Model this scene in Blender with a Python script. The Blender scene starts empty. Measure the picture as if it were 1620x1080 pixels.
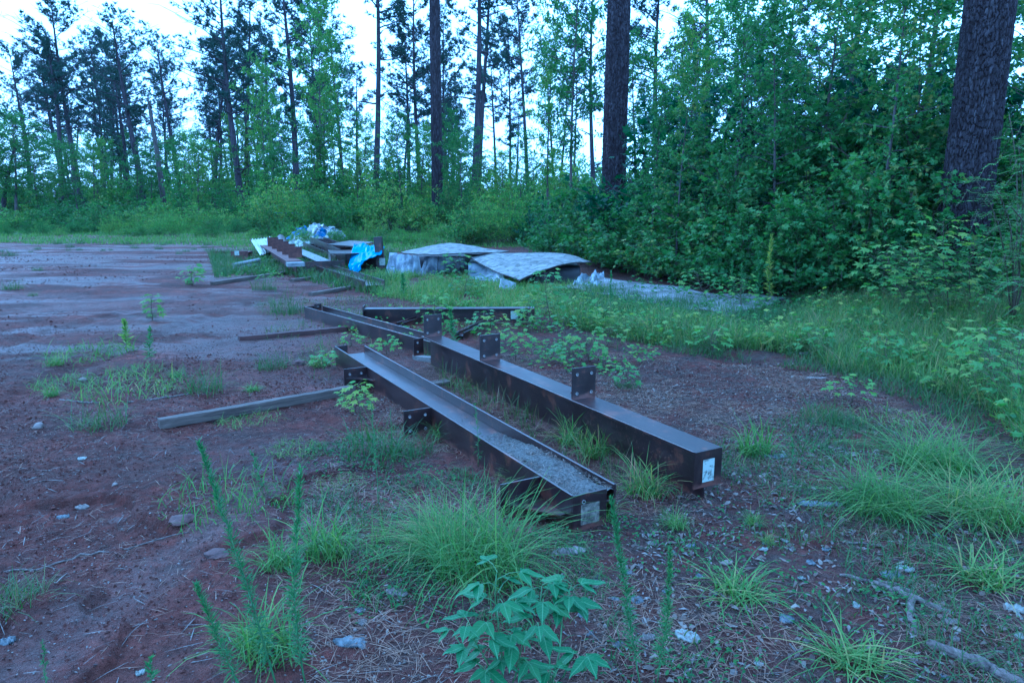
import bpy, bmesh, math, random
import numpy as np
from mathutils import Vector, Matrix, noise as mn
from mathutils.geometry import tessellate_polygon
random.seed(7)
RNG = np.random.default_rng(11)
scene = bpy.context.scene
col = scene.collection
PI = math.pi

# ------------------------------------------------------------------ camera, sky, sun, exposure
F = 1160.0; HOR = 318.0; CAMZ = 1.6
PITCH = math.atan((540 - HOR) / F)
cam_d = bpy.data.cameras.new('camera')
cam = bpy.data.objects.new('camera', cam_d); col.objects.link(cam)
cam.location = (0, 0, CAMZ); cam.rotation_euler = (PI/2 - PITCH, 0, 0)
cam_d.sensor_width = 36; cam_d.lens = F / 1620 * 36
cam_d.clip_start = .05; cam_d.clip_end = 3000
scene.camera = cam

SUN_EL, SUN_ROT = math.radians(38), math.radians(-55)     # rotation clockwise from +Y
w = bpy.data.worlds.new('World'); scene.world = w; w.use_nodes = True
nt = w.node_tree; N = nt.nodes; L = nt.links
bg = N['Background']
sky = N.new('ShaderNodeTexSky'); sky.sky_type = 'NISHITA'; sky.sun_disc = False
sky.sun_elevation = SUN_EL; sky.sun_rotation = SUN_ROT; sky.air_density = 1.2; sky.dust_density = 2.5
tc = N.new('ShaderNodeTexCoord'); mp = N.new('ShaderNodeMapping'); mp.inputs['Scale'].default_value = (1, 1, 2.6)
nz = N.new('ShaderNodeTexNoise'); nz.inputs['Scale'].default_value = 1.6; nz.inputs['Detail'].default_value = 6; nz.inputs['Roughness'].default_value = .55
cr = N.new('ShaderNodeValToRGB'); cr.color_ramp.elements[0].position = .3; cr.color_ramp.elements[0].color = (.72,)*3 + (1,)
cr.color_ramp.elements[1].position = .62; cr.color_ramp.elements[1].color = (1, 1, 1, 1)
mx = N.new('ShaderNodeMixRGB'); mx.inputs['Color2'].default_value = (10.5, 11.2, 11.8, 1)
L.new(tc.outputs['Generated'], mp.inputs['Vector']); L.new(mp.outputs[0], nz.inputs['Vector']); L.new(nz.outputs['Fac'], cr.inputs['Fac'])
L.new(cr.outputs['Color'], mx.inputs['Fac']); L.new(sky.outputs[0], mx.inputs['Color1']); L.new(mx.outputs[0], bg.inputs['Color'])
bg.inputs['Strength'].default_value = .15

sd = bpy.data.lights.new('sun', 'SUN'); sd.energy = 1.0; sd.angle = math.radians(28); sd.color = (1, .95, .88)
so = bpy.data.objects.new('sun', sd); col.objects.link(so)
dv = Vector((math.cos(SUN_EL)*math.sin(SUN_ROT), math.cos(SUN_EL)*math.cos(SUN_ROT), math.sin(SUN_EL)))
so.rotation_euler = dv.to_track_quat('Z', 'Y').to_euler()

vs = scene.view_settings
scene.display_settings.display_device = 'sRGB'
vs.view_transform = 'Standard'; vs.look = 'None'; vs.gamma = 1; vs.use_curve_mapping = False
vs.exposure = 0.74
vs.use_white_balance = True; vs.white_balance_temperature = 3450; vs.white_balance_tint = 0
cy = scene.cycles
cy.max_bounces = 6; cy.diffuse_bounces = 3; cy.glossy_bounces = 2; cy.transmission_bounces = 4; cy.transparent_max_bounces = 8
cy.use_adaptive_sampling = True; cy.adaptive_threshold = .02

# ------------------------------------------------------------------ small numeric helpers
def hash2(i, j, s):
    h = (i.astype(np.int64) * 374761393 + j.astype(np.int64) * 668265263 + s * 1442695041) & 0xffffffff
    h = ((h ^ (h >> 13)) * 1274126177) & 0xffffffff
    h = ((h ^ (h >> 16)) * 2246822519) & 0xffffffff
    return ((h ^ (h >> 15)) & 0xffffff) / float(0xffffff)
def vn(x, y, s=0):
    x = np.asarray(x, float); y = np.asarray(y, float)
    i = np.floor(x); j = np.floor(y); fx = x - i; fy = y - j
    fx = fx*fx*(3-2*fx); fy = fy*fy*(3-2*fy)
    a = hash2(i, j, s); b = hash2(i+1, j, s); c = hash2(i, j+1, s); d = hash2(i+1, j+1, s)
    return (a*(1-fx)+b*fx)*(1-fy) + (c*(1-fx)+d*fx)*fy
def fbm(x, y, s=0, o=4, g=.5):
    t = 0; a = 1; n = 0; x = np.asarray(x, float); y = np.asarray(y, float)
    for k in range(o):
        t = t + a*vn(x*2**k+k*17.3, y*2**k-k*9.1, s+k); n += a; a *= g
    return t/n
def worley(x, y, s=0, per=None):
    i = np.floor(x); j = np.floor(y); f1 = np.full(x.shape, 9.); f2 = np.full(x.shape, 9.); cid = np.zeros(x.shape)
    for di in (-1, 0, 1):
        for dj in (-1, 0, 1):
            ii = i+di; jj = j+dj; hi = np.mod(ii, per) if per else ii
            px = ii+.1+.8*hash2(hi, jj, s); py = jj+.1+.8*hash2(hi, jj, s+5)
            d = np.hypot(px-x, py-y); h = hash2(hi, jj, s+9)
            closer = d < f1
            f2 = np.where(closer, f1, np.minimum(f2, d)); cid = np.where(closer, h, cid); f1 = np.where(closer, d, f1)
    return f1, f2, cid
def S(t):
    t = np.clip(t, 0, 1); return t*t*(3-2*t)

# ------------------------------------------------------------------ terrain
def macro(x, y):
    x = np.asarray(x, float); y = np.asarray(y, float)
    h = .32*S((x-3.4)/4.0)*S((y-4)/4)                       # low bank under the thicket
    h = h + .10*S((y-24)/12)*S((-x-2)/6)
    h = h + .05*(fbm(x*.35, y*.35, 3, 2)-.5)*S((y-1)/3)*1.0
    return h
def chan(x, y):                                             # smooth washed run in the clay, bottom of the picture
    cx = -1.52 + .10*np.sin(y*1.9) + .05*(y-3)
    return np.exp(-((x-cx)/.14)**2)*S((4.6-y)/.8)*S((y-1.4)/.3)
def ruts(x, y):
    r = 0
    for off in (0, 1.45):
        c = -4.2-off+.25*np.sin(y*.5)+.05*(y-6); d = (x-c)/.13
        tread = .5+.5*np.sin(y*42+np.abs(x-c)*30)
        r = r + (-np.exp(-d*d)*(.030+.006*tread)+.014*np.exp(-((np.abs(x-c)-.22)/.07)**2))*S((y-2.5)/1.5)*S((15-y)/4)
    return r
def hgt(x, y):
    x = np.asarray(x, float); y = np.asarray(y, float)
    h = macro(x, y) + .022*(fbm(x*1.7, y*1.7, 21, 3)-.5) + ruts(x, y)*(.5+.9*fbm(x*1.3, y*.7, 83, 2))
    r = fbm(x*5.5, y*5.5, 31, 4, .6)-.5
    rough = .35 + .65*S((fbm(x*.8+4, y*.8, 77, 2)-.35)/.3)
    near = .25+.75*S((20-y)/12)
    h = h + .050*r*rough*(.3+.7*near)
    cl = fbm(x*24, y*24, 41, 2)-.5
    h = h + .022*cl*rough*near
    c = chan(x, y)
    h = h - .018*c
    # little washed ledges in the clay at lower left
    led = vn(x*1.4+.8*y+.7*fbm(x*3, y*3, 5, 2), y*1.2-.5*x, 63)
    h = h + .038*S((led-.55)/.05)*S((-x+.3)/1.5)*S((7-y)/2)
    return h
def hz(x, y): return float(hgt(x, y))
def ray(u, v):
    d = np.array([u-810.0, F*math.cos(PITCH)-(v-540)*math.sin(PITCH), -F*math.sin(PITCH)-(v-540)*math.cos(PITCH)])
    return d
def PZ(u, v, z):
    d = ray(u, v); t = (z-CAMZ)/d[2]; return Vector((d[0]*t, d[1]*t, z))
def G(u, v):                                                # ground point seen at a pixel
    z = 0.0
    for _ in range(12):
        p = PZ(u, v, z); z = .5*z + .5*float(macro(p.x, p.y))
    p = PZ(u, v, z); return Vector((p.x, p.y, hz(p.x, p.y)))
def T(u, v, Y):                                             # point at distance Y seen at a pixel
    d = ray(u, v); t = Y/d[1]; return Vector((d[0]*t, Y, CAMZ+d[2]*t))
def XU(u, Y): return T(u, HOR, Y).x

# ------------------------------------------------------------------ mesh helpers
def np_mesh(name, V, Fc, mats, smooth=False, attrs=None, midx=None):
    """V (n,3); Fc: list of (m,k) int arrays (faces of equal size per array)"""
    me = bpy.data.meshes.new(name)
    if isinstance(Fc, np.ndarray): Fc = [Fc]
    Fc = [f for f in Fc if len(f)]
    loops = np.concatenate([f.ravel() for f in Fc]); sizes = np.concatenate([np.full(len(f), f.shape[1]) for f in Fc])
    me.vertices.add(len(V)); me.vertices.foreach_set('co', np.ascontiguousarray(V, dtype=np.float32).ravel())
    me.loops.add(len(loops)); me.loops.foreach_set('vertex_index', loops.astype(np.int32))
    st = np.concatenate([[0], np.cumsum(sizes)[:-1]])
    me.polygons.add(len(sizes)); me.polygons.foreach_set('loop_start', st.astype(np.int32))
    me.polygons.foreach_set('use_smooth', np.full(len(sizes), smooth))
    for m in (mats if isinstance(mats, (list, tuple)) else [mats]): me.materials.append(m)
    if midx is not None: me.polygons.foreach_set('material_index', midx.astype(np.int32))
    if attrs:
        for k, a in attrs.items():
            at = me.attributes.new(k, 'FLOAT', 'POINT'); at.data.foreach_set('value', a.astype(np.float32))
    me.update(calc_edges=True); me.validate()
    return me
class MB:
    def __init__(s): s.V = []; s.F = []
    def add(s, vs, fs):
        o = len(s.V); s.V += [tuple(v) for v in vs]; s.F += [tuple(i+o for i in f) for f in fs]; return s
    def box(s, x0, x1, y0, y1, z0, z1):
        v = [(x0,y0,z0),(x1,y0,z0),(x1,y1,z0),(x0,y1,z0),(x0,y0,z1),(x1,y0,z1),(x1,y1,z1),(x0,y1,z1)]
        return s.add(v, [(0,3,2,1),(4,5,6,7),(0,1,5,4),(1,2,6,5),(2,3,7,6),(3,0,4,7)])
    def tube(s, pts, rad, n=6, cap=True):
        pts = [Vector(p) for p in pts]; o = len(s.V); m = len(pts)
        up = Vector((.31, .17, .93)); 
        for i, p in enumerate(pts):
            d = (pts[min(i+1, m-1)] - pts[max(i-1, 0)]).normalized()
            a = d.cross(up if abs(d.dot(up)) < .95 else Vector((1, 0, 0))).normalized(); b = d.cross(a)
            for k in range(n):
                t = 2*PI*k/n; s.V.append(tuple(p + (a*math.cos(t)+b*math.sin(t))*rad[i]))
        for i in range(m-1):
            for k in range(n):
                s.F.append((o+i*n+k, o+i*n+(k+1) % n, o+(i+1)*n+(k+1) % n, o+(i+1)*n+k))
        if cap:
            s.F.append(tuple(o+k for k in range(n))[::-1]); s.F.append(tuple(o+(m-1)*n+k for k in range(n)))
        return s
    def mesh(s, name, mat, smooth=False, bevel=0):
        me = bpy.data.meshes.new(name); me.from_pydata(s.V, [], s.F)
        if bevel:
            bm = bmesh.new(); bm.from_mesh(me)
            bmesh.ops.bevel(bm, geom=bm.edges[:], offset=bevel, segments=1, affect='EDGES', clamp_overlap=True)
            bm.normal_update(); bm.to_mesh(me); bm.free()
        me.polygons.foreach_set('use_smooth', [smooth]*len(me.polygons)); me.materials.append(mat); me.update()
        return me
def obj(name, me, parent=None, loc=None, rot=None, scale=None, kind=None):
    o = bpy.data.objects.new(name, me); col.objects.link(o)
    if parent: o.parent = parent
    if loc is not None: o.location = loc
    if rot is not None: o.rotation_euler = rot
    if scale is not None: o.scale = (scale,)*3 if isinstance(scale, (int, float)) else scale
    if kind: o['kind'] = kind
    return o
def tag(o, label, cat, group=None, kind=None):
    if label: o['label'] = label
    if cat: o['category'] = cat
    if group: o['group'] = group
    if kind: o['kind'] = kind
    return o
def thing(name, label, cat, loc=(0,0,0), rz=0, group=None):
    o = bpy.data.objects.new(name, None); col.objects.link(o); o.location = loc; o.rotation_euler = (0, 0, rz)
    o.empty_display_size = .2
    return tag(o, label, cat, group)
ORD = ['first','second','third','fourth','fifth','sixth','seventh','eighth','ninth','tenth','eleventh','twelfth','thirteenth','fourteenth','fifteenth','sixteenth','seventeenth','eighteenth','nineteenth','twentieth',
       'twenty-first','twenty-second','twenty-third','twenty-fourth','twenty-fifth','twenty-sixth','twenty-seventh','twenty-eighth','twenty-ninth','thirtieth','thirty-first','thirty-second','thirty-third','thirty-fourth','thirty-fifth','thirty-sixth']

# ------------------------------------------------------------------ materials
def mat(name):
    m = bpy.data.materials.new(name); m.use_nodes = True
    return m, m.node_tree.nodes, m.node_tree.links, m.node_tree.nodes['Principled BSDF']
def ramp(N, stops):
    r = N.new('ShaderNodeValToRGB'); e = r.color_ramp.elements
    while len(e) < len(stops): e.new(.5)
    for k, (p, c) in enumerate(stops): e[k].position = p; e[k].color = (*c, 1)
    return r
def noise(N, L, scale, detail=4, rough=.55, vec=None, coord='Object', sc=None):
    n = N.new('ShaderNodeTexNoise'); n.inputs['Scale'].default_value = scale; n.inputs['Detail'].default_value = detail; n.inputs['Roughness'].default_value = rough
    if vec is None:
        t = N.new('ShaderNodeTexCoord'); vec = t.outputs[coord]
    if sc:
        m = N.new('ShaderNodeMapping'); m.inputs['Scale'].default_value = sc; L.new(vec, m.inputs['Vector']); vec = m.outputs[0]
    L.new(vec, n.inputs['Vector']); return n
def bump(N, L, h, b, st, dist=.01):
    u = N.new('ShaderNodeBump'); u.inputs['Strength'].default_value = st; u.inputs['Distance'].default_value = dist
    L.new(h, u.inputs['Height']); L.new(u.outputs[0], b.inputs['Normal']); return u
def leafmat(name, stops, rough=.58, trans=.35, tcol=(1.3, 1.5, .6), spec=.16):
    m, N, L, b = mat(name)
    g = N.new('ShaderNodeNewGeometry'); oi = N.new('ShaderNodeObjectInfo')
    r = ramp(N, stops)
    ad = N.new('ShaderNodeMath'); ad.operation = 'MULTIPLY_ADD'; ad.inputs[1].default_value = .30; 
    sc = N.new('ShaderNodeMath'); sc.operation = 'MULTIPLY'; sc.inputs[1].default_value = .70
    L.new(g.outputs['Random Per Island'], sc.inputs[0]); L.new(oi.outputs['Random'], ad.inputs[0]); L.new(sc.outputs[0], ad.inputs[2]); L.new(ad.outputs[0], r.inputs['Fac'])
    L.new(r.outputs[0], b.inputs['Base Color']); b.inputs['Roughness'].default_value = rough
    b.inputs['Specular IOR Level'].default_value = spec
    tr = N.new('ShaderNodeBsdfTranslucent'); mu = N.new('ShaderNodeMixRGB'); mu.blend_type = 'MULTIPLY'; mu.inputs['Fac'].default_value = 1
    mu.inputs['Color2'].default_value = (*tcol, 1); L.new(r.outputs[0], mu.inputs['Color1']); L.new(mu.outputs[0], tr.inputs['Color'])
    ms = N.new('ShaderNodeMixShader'); ms.inputs[0].default_value = trans
    L.new(b.outputs[0], ms.inputs[1]); L.new(tr.outputs[0], ms.inputs[2]); L.new(ms.outputs[0], N['Material Output'].inputs['Surface'])
    return m
M = {}
M['leaf'] = leafmat('broad_leaf', [(0, (0.039, 0.077, 0.024)), (.5, (0.071, 0.130, 0.033)), (.85, (0.110, 0.177, 0.044)), (1, (0.215, 0.210, 0.049))])
M['leaf_shade'] = leafmat('gap_shade_leaf', [(0, (0.013, 0.034, 0.020)), (.6, (0.024, 0.055, 0.027)), (1, (0.043, 0.080, 0.035))])  # darker leaf copy, shade of the thicket gaps put into the colour
M['leaf_bright'] = leafmat('bright_leaf', [(0, (0.070, 0.132, 0.030)), (.5, (0.118, 0.197, 0.042)), (1, (0.239, 0.262, 0.052))], trans=.42)
M['leaf_yellow'] = leafmat('yellow_green_leaf', [(0, (0.101, 0.157, 0.035)), (.6, (0.186, 0.242, 0.040)), (1, (0.316, 0.283, 0.058))], trans=.4)
M['needle'] = leafmat('pine_needle', [(0, (.018, .032, .026)), (.6, (.032, .055, .042)), (1, (.055, .082, .055))], trans=.15)
M['grass'] = leafmat('grass_blade', [(0, (0.062, 0.108, 0.028)), (.45, (0.108, 0.170, 0.038)), (.78, (0.164, 0.215, 0.055)), (.95, (0.278, 0.215, 0.098)), (1, (0.355, 0.224, 0.142))], trans=.35)
M['grass_dull'] = leafmat('dull_grass_blade', [(0, (0.038, 0.071, 0.027)), (.6, (0.072, 0.110, 0.034)), (.9, (0.132, 0.125, 0.059)), (1, (0.262, 0.177, 0.128))], trans=.3)
M['weed'] = leafmat('weed_leaf', [(0, (0.048, 0.094, 0.034)), (.9, (0.104, 0.180, 0.056)), (1, (0.176, 0.173, 0.060))], trans=.3)
M['plant'] = leafmat('elder_leaf', [(0, (0.060, 0.116, 0.032)), (.6, (0.099, 0.169, 0.041)), (1, (0.151, 0.223, 0.052))], trans=.35, rough=.45)
M['dry'] = leafmat('dry_leaf', [(0, (.035, .024, .018)), (.45, (.08, .06, .045)), (.8, (.16, .14, .115)), (1, (.32, .30, .27))], trans=.05, tcol=(1, .9, .8), spec=.3)
M['straw'] = leafmat('dry_needle', [(0, (.07, .045, .03)), (.6, (.18, .12, .08)), (1, (.32, .25, .18))], trans=.0)
def barkmat(name, c0, c1, c2, scale=6):
    m, N, L, b = mat(name)
    n = noise(N, L, scale, 7, .65, sc=(1, 1, .22)); r = ramp(N, [(.3, c0), (.52, c1), (.75, c2)])
    L.new(n.outputs['Fac'], r.inputs['Fac']); L.new(r.outputs[0], b.inputs['Base Color']); b.inputs['Roughness'].default_value = .95; b.inputs['Specular IOR Level'].default_value = .06
    n2 = noise(N, L, scale*4, 4, .6, sc=(1, 1, .3)); bump(N, L, n2.outputs['Fac'], b, .6, .02)
    return m
M['bark'] = barkmat('pine_bark', (.018, .016, .018), (.040, .035, .040), (.075, .067, .074))
def platebark():
    m = barkmat('plated_pine_bark', (.015, .013, .015), (.036, .031, .036), (.088, .080, .088), 16)
    N = m.node_tree.nodes; L = m.node_tree.links; b = N['Principled BSDF']; src = b.inputs['Base Color'].links[0].from_socket
    a = N.new('ShaderNodeAttribute'); a.attribute_name = 'plate'; q = N.new('ShaderNodeMixRGB'); q.inputs['Color1'].default_value = (.010, .0065, .006, 1)
    L.new(a.outputs['Fac'], q.inputs['Fac']); L.new(src, q.inputs['Color2']); L.new(q.outputs[0], b.inputs['Base Color']); return m
M['bark_near'] = platebark()
M['bark_grey'] = barkmat('grey_bark', (.035, .031, .029), (.07, .063, .059), (.12, .11, .105))
M['twig'] = barkmat('twig_bark', (.03, .028, .02), (.06, .05, .04), (.10, .085, .07), 12)
def steelmat():
    m, N, L, b = mat('dark_primer_steel')
    n = noise(N, L, 3.2, 7, .62); r = ramp(N, [(.3, (.007, .0034, .0042)), (.55, (.012, .0058, .0066)), (.78, (.024, .013, .012))])
    L.new(n.outputs['Fac'], r.inputs['Fac'])
    n2 = noise(N, L, 60, 4, .7); r2 = ramp(N, [(.56, (0, 0, 0)), (.72, (1, 1, 1))]); L.new(n2.outputs['Fac'], r2.inputs['Fac'])
    n3 = noise(N, L, 1.3, 5, .6); r3 = ramp(N, [(.40, (0, 0, 0)), (.62, (.9,)*3)]); L.new(n3.outputs['Fac'], r3.inputs['Fac'])
    mm = N.new('ShaderNodeMath'); mm.operation = 'MULTIPLY'; L.new(r2.outputs[0], mm.inputs[0]); L.new(r3.outputs[0], mm.inputs[1])
    mi = N.new('ShaderNodeMixRGB'); mi.inputs['Color2'].default_value = (.13, .075, .05, 1); L.new(mm.outputs[0], mi.inputs['Fac']); L.new(r.outputs[0], mi.inputs['Color1'])
    # streaks of settled dust
    n4 = noise(N, L, 2.0, 5, .6, sc=(5, .7, 5)); r4 = ramp(N, [(.48, (0, 0, 0)), (.80, (.4,)*3)]); L.new(n4.outputs['Fac'], r4.inputs['Fac'])
    mi2 = N.new('ShaderNodeMixRGB'); mi2.inputs['Color2'].default_value = (.055, .040, .036, 1); L.new(r4.outputs[0], mi2.inputs['Fac']); L.new(mi.outputs[0], mi2.inputs['Color1'])
    n5 = noise(N, L, 7, 6, .72, sc=(1, .8, 1)); r5 = ramp(N, [(.55, (0, 0, 0)), (.63, (.8,)*3)]); L.new(n5.outputs['Fac'], r5.inputs['Fac'])
    mi3 = N.new('ShaderNodeMixRGB'); mi3.inputs['Color2'].default_value = (.075, .030, .018, 1); L.new(r5.outputs[0], mi3.inputs['Fac']); L.new(mi2.outputs[0], mi3.inputs['Color1'])
    tcx = N.new('ShaderNodeTexCoord'); sp = N.new('ShaderNodeSeparateXYZ'); L.new(tcx.outputs['Object'], sp.inputs[0])
    n6 = noise(N, L, 14, 5, .65); md = N.new('ShaderNodeMath'); md.operation = 'MULTIPLY_ADD'; md.inputs[1].default_value = .14; md.inputs[2].default_value = -.045; L.new(n6.outputs['Fac'], md.inputs[0])
    lt = N.new('ShaderNodeMath'); lt.operation = 'SUBTRACT'; L.new(md.outputs[0], lt.inputs[0]); L.new(sp.outputs['Z'], lt.inputs[1])
    mr = N.new('ShaderNodeMapRange'); mr.inputs['From Min'].default_value = -.012; mr.inputs['From Max'].default_value = .02; mr.inputs['To Max'].default_value = .75; L.new(lt.outputs[0], mr.inputs['Value'])
    mi4 = N.new('ShaderNodeMixRGB'); mi4.inputs['Color2'].default_value = (.10, .048, .036, 1); L.new(mr.outputs[0], mi4.inputs['Fac']); L.new(mi3.outputs[0], mi4.inputs['Color1'])
    L.new(mi4.outputs[0], b.inputs['Base Color'])
    rr = N.new('ShaderNodeMapRange'); rr.inputs['To Min'].default_value = .20; rr.inputs['To Max'].default_value = .46; L.new(n.outputs['Fac'], rr.inputs['Value']); L.new(rr.outputs[0], b.inputs['Roughness'])
    b.inputs['Specular IOR Level'].default_value = .55
    bump(N, L, n2.outputs['Fac'], b, .12, .003); return m
M['steel'] = steelmat()
def simple(name, c0, c1, scale=5, rough=.7, det=5, sc=None, bm=.2, spec=.4, bscale=None, pos=(.35, .68)):
    m, N, L, b = mat(name); n = noise(N, L, scale, det, .6, sc=sc); n.inputs['Distortion'].default_value = .8; r = ramp(N, [(pos[0], c0), (pos[1], c1)])
    L.new(n.outputs['Fac'], r.inputs['Fac']); L.new(r.outputs[0], b.inputs['Base Color']); b.inputs['Roughness'].default_value = rough; b.inputs['Specular IOR Level'].default_value = spec
    if bm:
        n2 = noise(N, L, bscale or scale*5, 4, .6, sc=sc); bump(N, L, n2.outputs['Fac'], b, bm, .01)
    return m
M['steel_rust'] = simple('rusty_steel', (.028, .011, .009), (.085, .038, .027), 8, .75)
M['timber'] = simple('weathered_timber', (.032, .024, .019), (.10, .080, .064), 5, .85, sc=(9, .6, 9), bm=.5)
M['timber_red'] = simple('rotting_red_timber', (.022, .010, .009), (.06, .030, .025), 5, .85, sc=(9, .6, 9), bm=.5)
M['timber_pale'] = simple('pale_grey_plank', (.08, .073, .066), (.19, .18, .168), 4, .8, sc=(8, .5, 8), bm=.3)
M['galv'] = simple('galvanised_steel', (.10, .105, .11), (.19, .195, .20), 6, .45, bm=.05)
M['white_metal'] = simple('white_painted_sheet', (.28, .30, .26), (.52, .54, .50), 3, .45, bm=.05)
M['blue_tarp'] = simple('blue_tarpaulin', (.008, .065, .16), (.016, .14, .30), 3, .42, bm=.15)
M['dark_blue_tarp'] = simple('dark_blue_tarpaulin', (.010, .03, .11), (.03, .09, .24), 4, .45, bm=.15)
M['white_tarp'] = simple('dirty_white_tarpaulin', (.09, .10, .10), (.34, .36, .37), 3, .42, bm=.15)
M['plastic'] = simple('cloudy_plastic_sheeting', (.08, .09, .11), (.32, .35, .38), 4, .35, bm=.15, pos=(.4, .7))
M['slab'] = simple('mossy_weathered_board', (.055, .057, .050), (.20, .20, .19), 7, .85, 10, bm=.6, bscale=40, pos=(.36, .62))
M['slab_low'] = simple('lichened_flat_board', (.06, .06, .055), (.19, .19, .19), 2.5, .85, 10, bm=.6, bscale=40, pos=(.36, .66))
M['board_edge'] = simple('dark_board_edge', (.02, .018, .015), (.06, .05, .045), 8, .9)
M['black'] = simple('black_wrapped_stack', (.012, .012, .014), (.035, .033, .036), 4, .6)
M['tag'] = simple('pale_paper_tag', (.05, .05, .045), (.30, .33, .29), 22, .6, bm=0, pos=(.34, .46))
M['tag_dull'] = simple('stained_paper_tag', (.03, .027, .02), (.17, .155, .12), 26, .8, bm=0)
M['bare'] = simple('bare_bolt_metal', (.10, .095, .09), (.24, .23, .22), 40, .4, bm=0)
M['rock'] = simple('pale_field_stone', (.07, .055, .048), (.20, .17, .15), 9, .8, bm=.4)
M['rock_dark'] = simple('dark_clod', (.035, .022, .02), (.09, .05, .042), 9, .9, bm=.6)
M['barkchip'] = simple('grey_bark_flake', (.045, .037, .032), (.17, .15, .135), 12, .8, sc=(4, 1, 4), bm=.5)
M['deadwood'] = simple('grey_dead_branch', (.045, .035, .03), (.16, .135, .12), 10, .9, sc=(6, 1, 6), bm=.7)
M['stemgreen'] = simple('green_stem', (.05, .10, .03), (.09, .14, .04), 12, .6, bm=0)
M['stemred'] = simple('woody_stem', (.04, .03, .02), (.08, .07, .04), 12, .7, bm=0)

def groundmat():
    m, N, L, b = mat('red_clay_ground')
    g = N.new('ShaderNodeNewGeometry'); pos = g.outputs['Position']
    def at(n):
        a = N.new('ShaderNodeAttribute'); a.attribute_name = n; return a.outputs['Fac']
    n1 = noise(N, L, 1.1, 8, .62, pos); r1 = ramp(N, [(.30, (.034, .0095, .007)), (.5, (.090, .029, .021)), (.70, (.165, .066, .050))]); L.new(n1.outputs['Fac'], r1.inputs['Fac'])
    n2 = noise(N, L, 11, 7, .7, pos); r2 = ramp(N, [(.3, (.062, .038, .032)), (.55, (.5, .5, .5)), (.8, (.95, .9, .85))]); L.new(n2.outputs['Fac'], r2.inputs['Fac'])
    ov = N.new('ShaderNodeMixRGB'); ov.blend_type = 'OVERLAY'; ov.inputs['Fac'].default_value = .85; L.new(r1.outputs[0], ov.inputs['Color1']); L.new(r2.outputs[0], ov.inputs['Color2'])
    cur = ov.outputs[0]
    def mix(fac, colr):
        nonlocal cur
        q = N.new('ShaderNodeMixRGB'); L.new(fac, q.inputs['Fac']); L.new(cur, q.inputs['Color1'])
        if isinstance(colr, tuple): q.inputs['Color2'].default_value = (*colr, 1)
        else: L.new(colr, q.inputs['Color2'])
        cur = q.outputs[0]
    def mul(a, bb):
        q = N.new('ShaderNodeMath'); q.operation = 'MULTIPLY'; q.use_clamp = True; L.new(a, q.inputs[0])
        if isinstance(bb, float): q.inputs[1].default_value = bb
        else: L.new(bb, q.inputs[1])
        return q.outputs[0]
    # grey organic litter crust
    n3 = noise(N, L, 26, 5, .7, pos); r3 = ramp(N, [(.3, (.018, .012, .010)), (.6, (.078, .056, .046)), (.85, (.20, .16, .14))]); L.new(n3.outputs['Fac'], r3.inputs['Fac'])
    n3b = noise(N, L, 3.5, 5, .65, pos); r3b = ramp(N, [(.36, (.15,)*3), (.6, (1,)*3)]); L.new(n3b.outputs['Fac'], r3b.inputs['Fac'])
    mix(mul(at('litter'), r3b.outputs[0]), r3.outputs[0])
    # pale silt
    n4 = noise(N, L, 40, 4, .6, pos); r4 = ramp(N, [(.3, (.095, .060, .052)), (.7, (.165, .125, .115))]); L.new(n4.outputs['Fac'], r4.inputs['Fac'])
    n4b = noise(N, L, 5, 8, .72, pos, sc=(1, 1.6, 1)); r4b = ramp(N, [(.40, (.12,)*3), (.58, (1,)*3)]); L.new(n4b.outputs['Fac'], r4b.inputs['Fac'])
    mix(mul(at('silt'), r4b.outputs[0]), r4.outputs[0])
    # tiny dark crumbs and light grit
    n5 = noise(N, L, 95, 3, .6, pos); r5 = ramp(N, [(.30, (1,)*3), (.40, (0,)*3)]); L.new(n5.outputs['Fac'], r5.inputs['Fac'])
    mix(mul(r5.outputs[0], .6), (.035, .020, .018))
    r6 = ramp(N, [(.66, (0,)*3), (.74, (1,)*3)]); L.new(n5.outputs['Fac'], r6.inputs['Fac'])
    mix(mul(r6.outputs[0], .5), (.22, .17, .15))
    mix(at('green'), (.045, .075, .028))
    L.new(cur, b.inputs['Base Color'])
    wr = N.new('ShaderNodeMapRange'); wr.inputs['To Min'].default_value = .82; wr.inputs['To Max'].default_value = .36; L.new(at('wet'), wr.inputs['Value']); L.new(wr.outputs[0], b.inputs['Roughness'])
    b.inputs['Specular IOR Level'].default_value = .14
    ad = N.new('ShaderNodeMath'); ad.operation = 'ADD'; L.new(n2.outputs['Fac'], ad.inputs[0]); hh = mul(n5.outputs['Fac'], .35); L.new(hh, ad.inputs[1])
    ad2 = N.new('ShaderNodeMath'); ad2.operation = 'MULTIPLY_ADD'; L.new(n3.outputs['Fac'], ad2.inputs[0]); ad2.inputs[1].default_value = .5; L.new(ad.outputs[0], ad2.inputs[2])
    bump(N, L, ad2.outputs[0], b, 1.0, .09)
    return m
M['ground'] = groundmat()

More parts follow.
